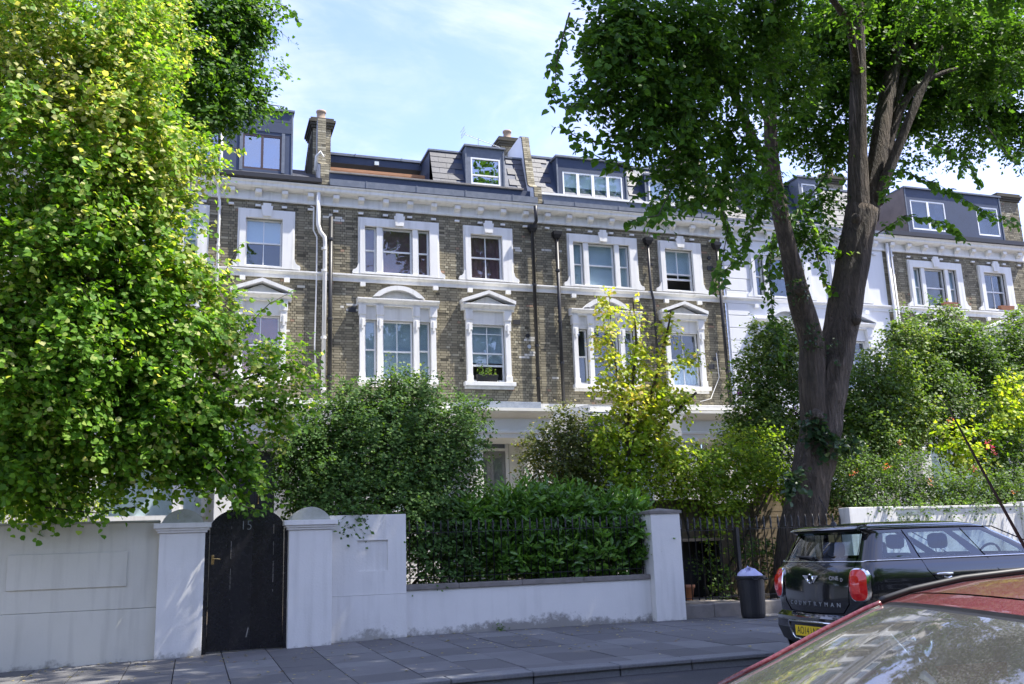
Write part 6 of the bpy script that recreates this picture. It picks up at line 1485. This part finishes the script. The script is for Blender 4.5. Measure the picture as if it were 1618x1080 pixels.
for i, (pts, mt, lab, nm) in enumerate((([(1568, 705), (1572, 715), (1538, 738), (1560, 700)], m_pink, 'bright pink flowers on the hedge near the golden shrub', 'pink_flowers'), ([(1398, 735), (1500, 665), (1470, 760), (1600, 775), (1420, 700), (1350, 745)], m_rose, 'scattered orange roses in the hedge behind the far wall', 'orange_roses'), ([(1168, 618), (1258, 645)], m_lav, 'purple buddleia heads on the tall shrub by the white house', 'purple_flowers'))):
    o = thing(nm, lab, 'flowers', tuple(at(*pts[0], 17)))
    for q, (x_, y_) in enumerate(pts):
        (P, T, N, S, tn), A, Bp = grow([BB(x_, y_, 16.6 if i < 2 else 19, (.025, .025, .025))], 80, 5, .038, 200+q+i*10, shootlen=.03)
        leaf_mesh('flower', P, T, N, S, tn, SIMP, mt, o)
shrub('shrub', 'small sunlit bush behind the cream wall, under the lime', 'shrub', [BB(60, 790, 18, .5), BB(130, 790, 18, .4), BB(20, 770, 18.5, .5)], 160, 7, .07, 96, m_yg, gap=.1)
plw = shrub('potted_plant', 'leafy plant in the window box of the open first floor window', 'plant', [((7.9, YF-.06, 6.54), (.10, .05, .09)), ((8.1, YF-.06, 6.52), (.12, .05, .06))], 500, 6, .07, 97, m_mid, LONG, stems=0, base=(8, YF-.05, 6.5), group=None, shootlen=.12, droop=-.3, twig=False)
# the far side of the street, seen in the reflections of panes and paintwork
for i, (x_, y_) in enumerate(((-8, -4.5), (3, -5.5), (14, -4.5))):
    ot = thing('lime_tree', ['street lime over the road, left of the three behind the camera', 'street lime over the road, middle of the three behind the camera', 'street lime over the road, right of the three behind the camera'][i], 'tree', (x_, y_, 0), 'limes over the road')
    bark_limb([(x_, y_, -.1), (x_+.2, y_, 3), (x_, y_+.2, 7), (x_+.3, y_, 10)], [.4, .32, .25, .1], ot, 'trunk', 12, 4, .04, 70+i)
    rr_ = random.Random(40+i); bl = [((x_+rr_.uniform(-4, 4), y_+rr_.uniform(-3, 3), rr_.uniform(4, 8.5)), rr_.uniform(.9, 1.7)) for k in range(40)]
    plant(ot, bl, 9, 8, .2, 300+i, m_limed, SIMP, twig=False)
oh = thing('brick_terrace', 'brick terrace over the road behind the camera', 'house', (3, -22, 0))
MB().box(-40, 50, -32, -22, -.2, 11.5).build('wall', m_mortar, oh); MB().exx([(-22.3, 11.501), (-27, 14.5), (-32, 11.501)], -40, 50).build('roof', m_lead, oh)
pw_ = MB().box(-.7, .7, -.06, .0, 0, 2).mesh('window', m_white); pg_ = MB().box(-.5, .5, .0, .03, .15, 1.85).mesh('pane', m_plas)
for k in range(26):
    for z in (1.6, 4.9, 8.2):
        M_ = Matrix.Translation((-38+k*3.4, -21.94, z)); inst('window', pw_, oh, M_); inst('pane', pg_, oh, M_)
# fallen leaves and litter on the paving
rs = np.random.RandomState(9); n = 420
P = np.stack([rs.uniform(-2.5, 11, n), 16-np.abs(rs.normal(size=n))*2.2, np.zeros(n)], 1); P = P[P[:, 1] > 9.0]
P[:, 2] = [(G(x)+.008 if y > 10.55 else G(x)-.108) for x, y in P[:, :2]]
n = len(P); T = rs.normal(size=(n, 3)); T[:, 2] = 0; N = np.tile([0, 0, 1.], (n, 1))+rs.normal(size=(n, 3))*.15
leaf_mesh('fallen_leaves', P, T, N, .035+.035*rs.rand(n), rs.rand(n), SIMP, leafmat('dry_leaf', [(0, (.25, .2, .08)), (.6, (.4, .36, .2)), (1, (.2, .12, .06))], .2), None, kind='stuff', label='scattered dry leaves on the paving', category='leaf litter')
shrub('weed', 'small weed growing at the foot of the low white wall', 'weed', [((5.05, 15.93, .15), (.12, .04, .04))], 900, 5, .035, 98, m_dark, stems=0, base=(5.05, 15.93, .12), group=None, shootlen=.05, twig=False)
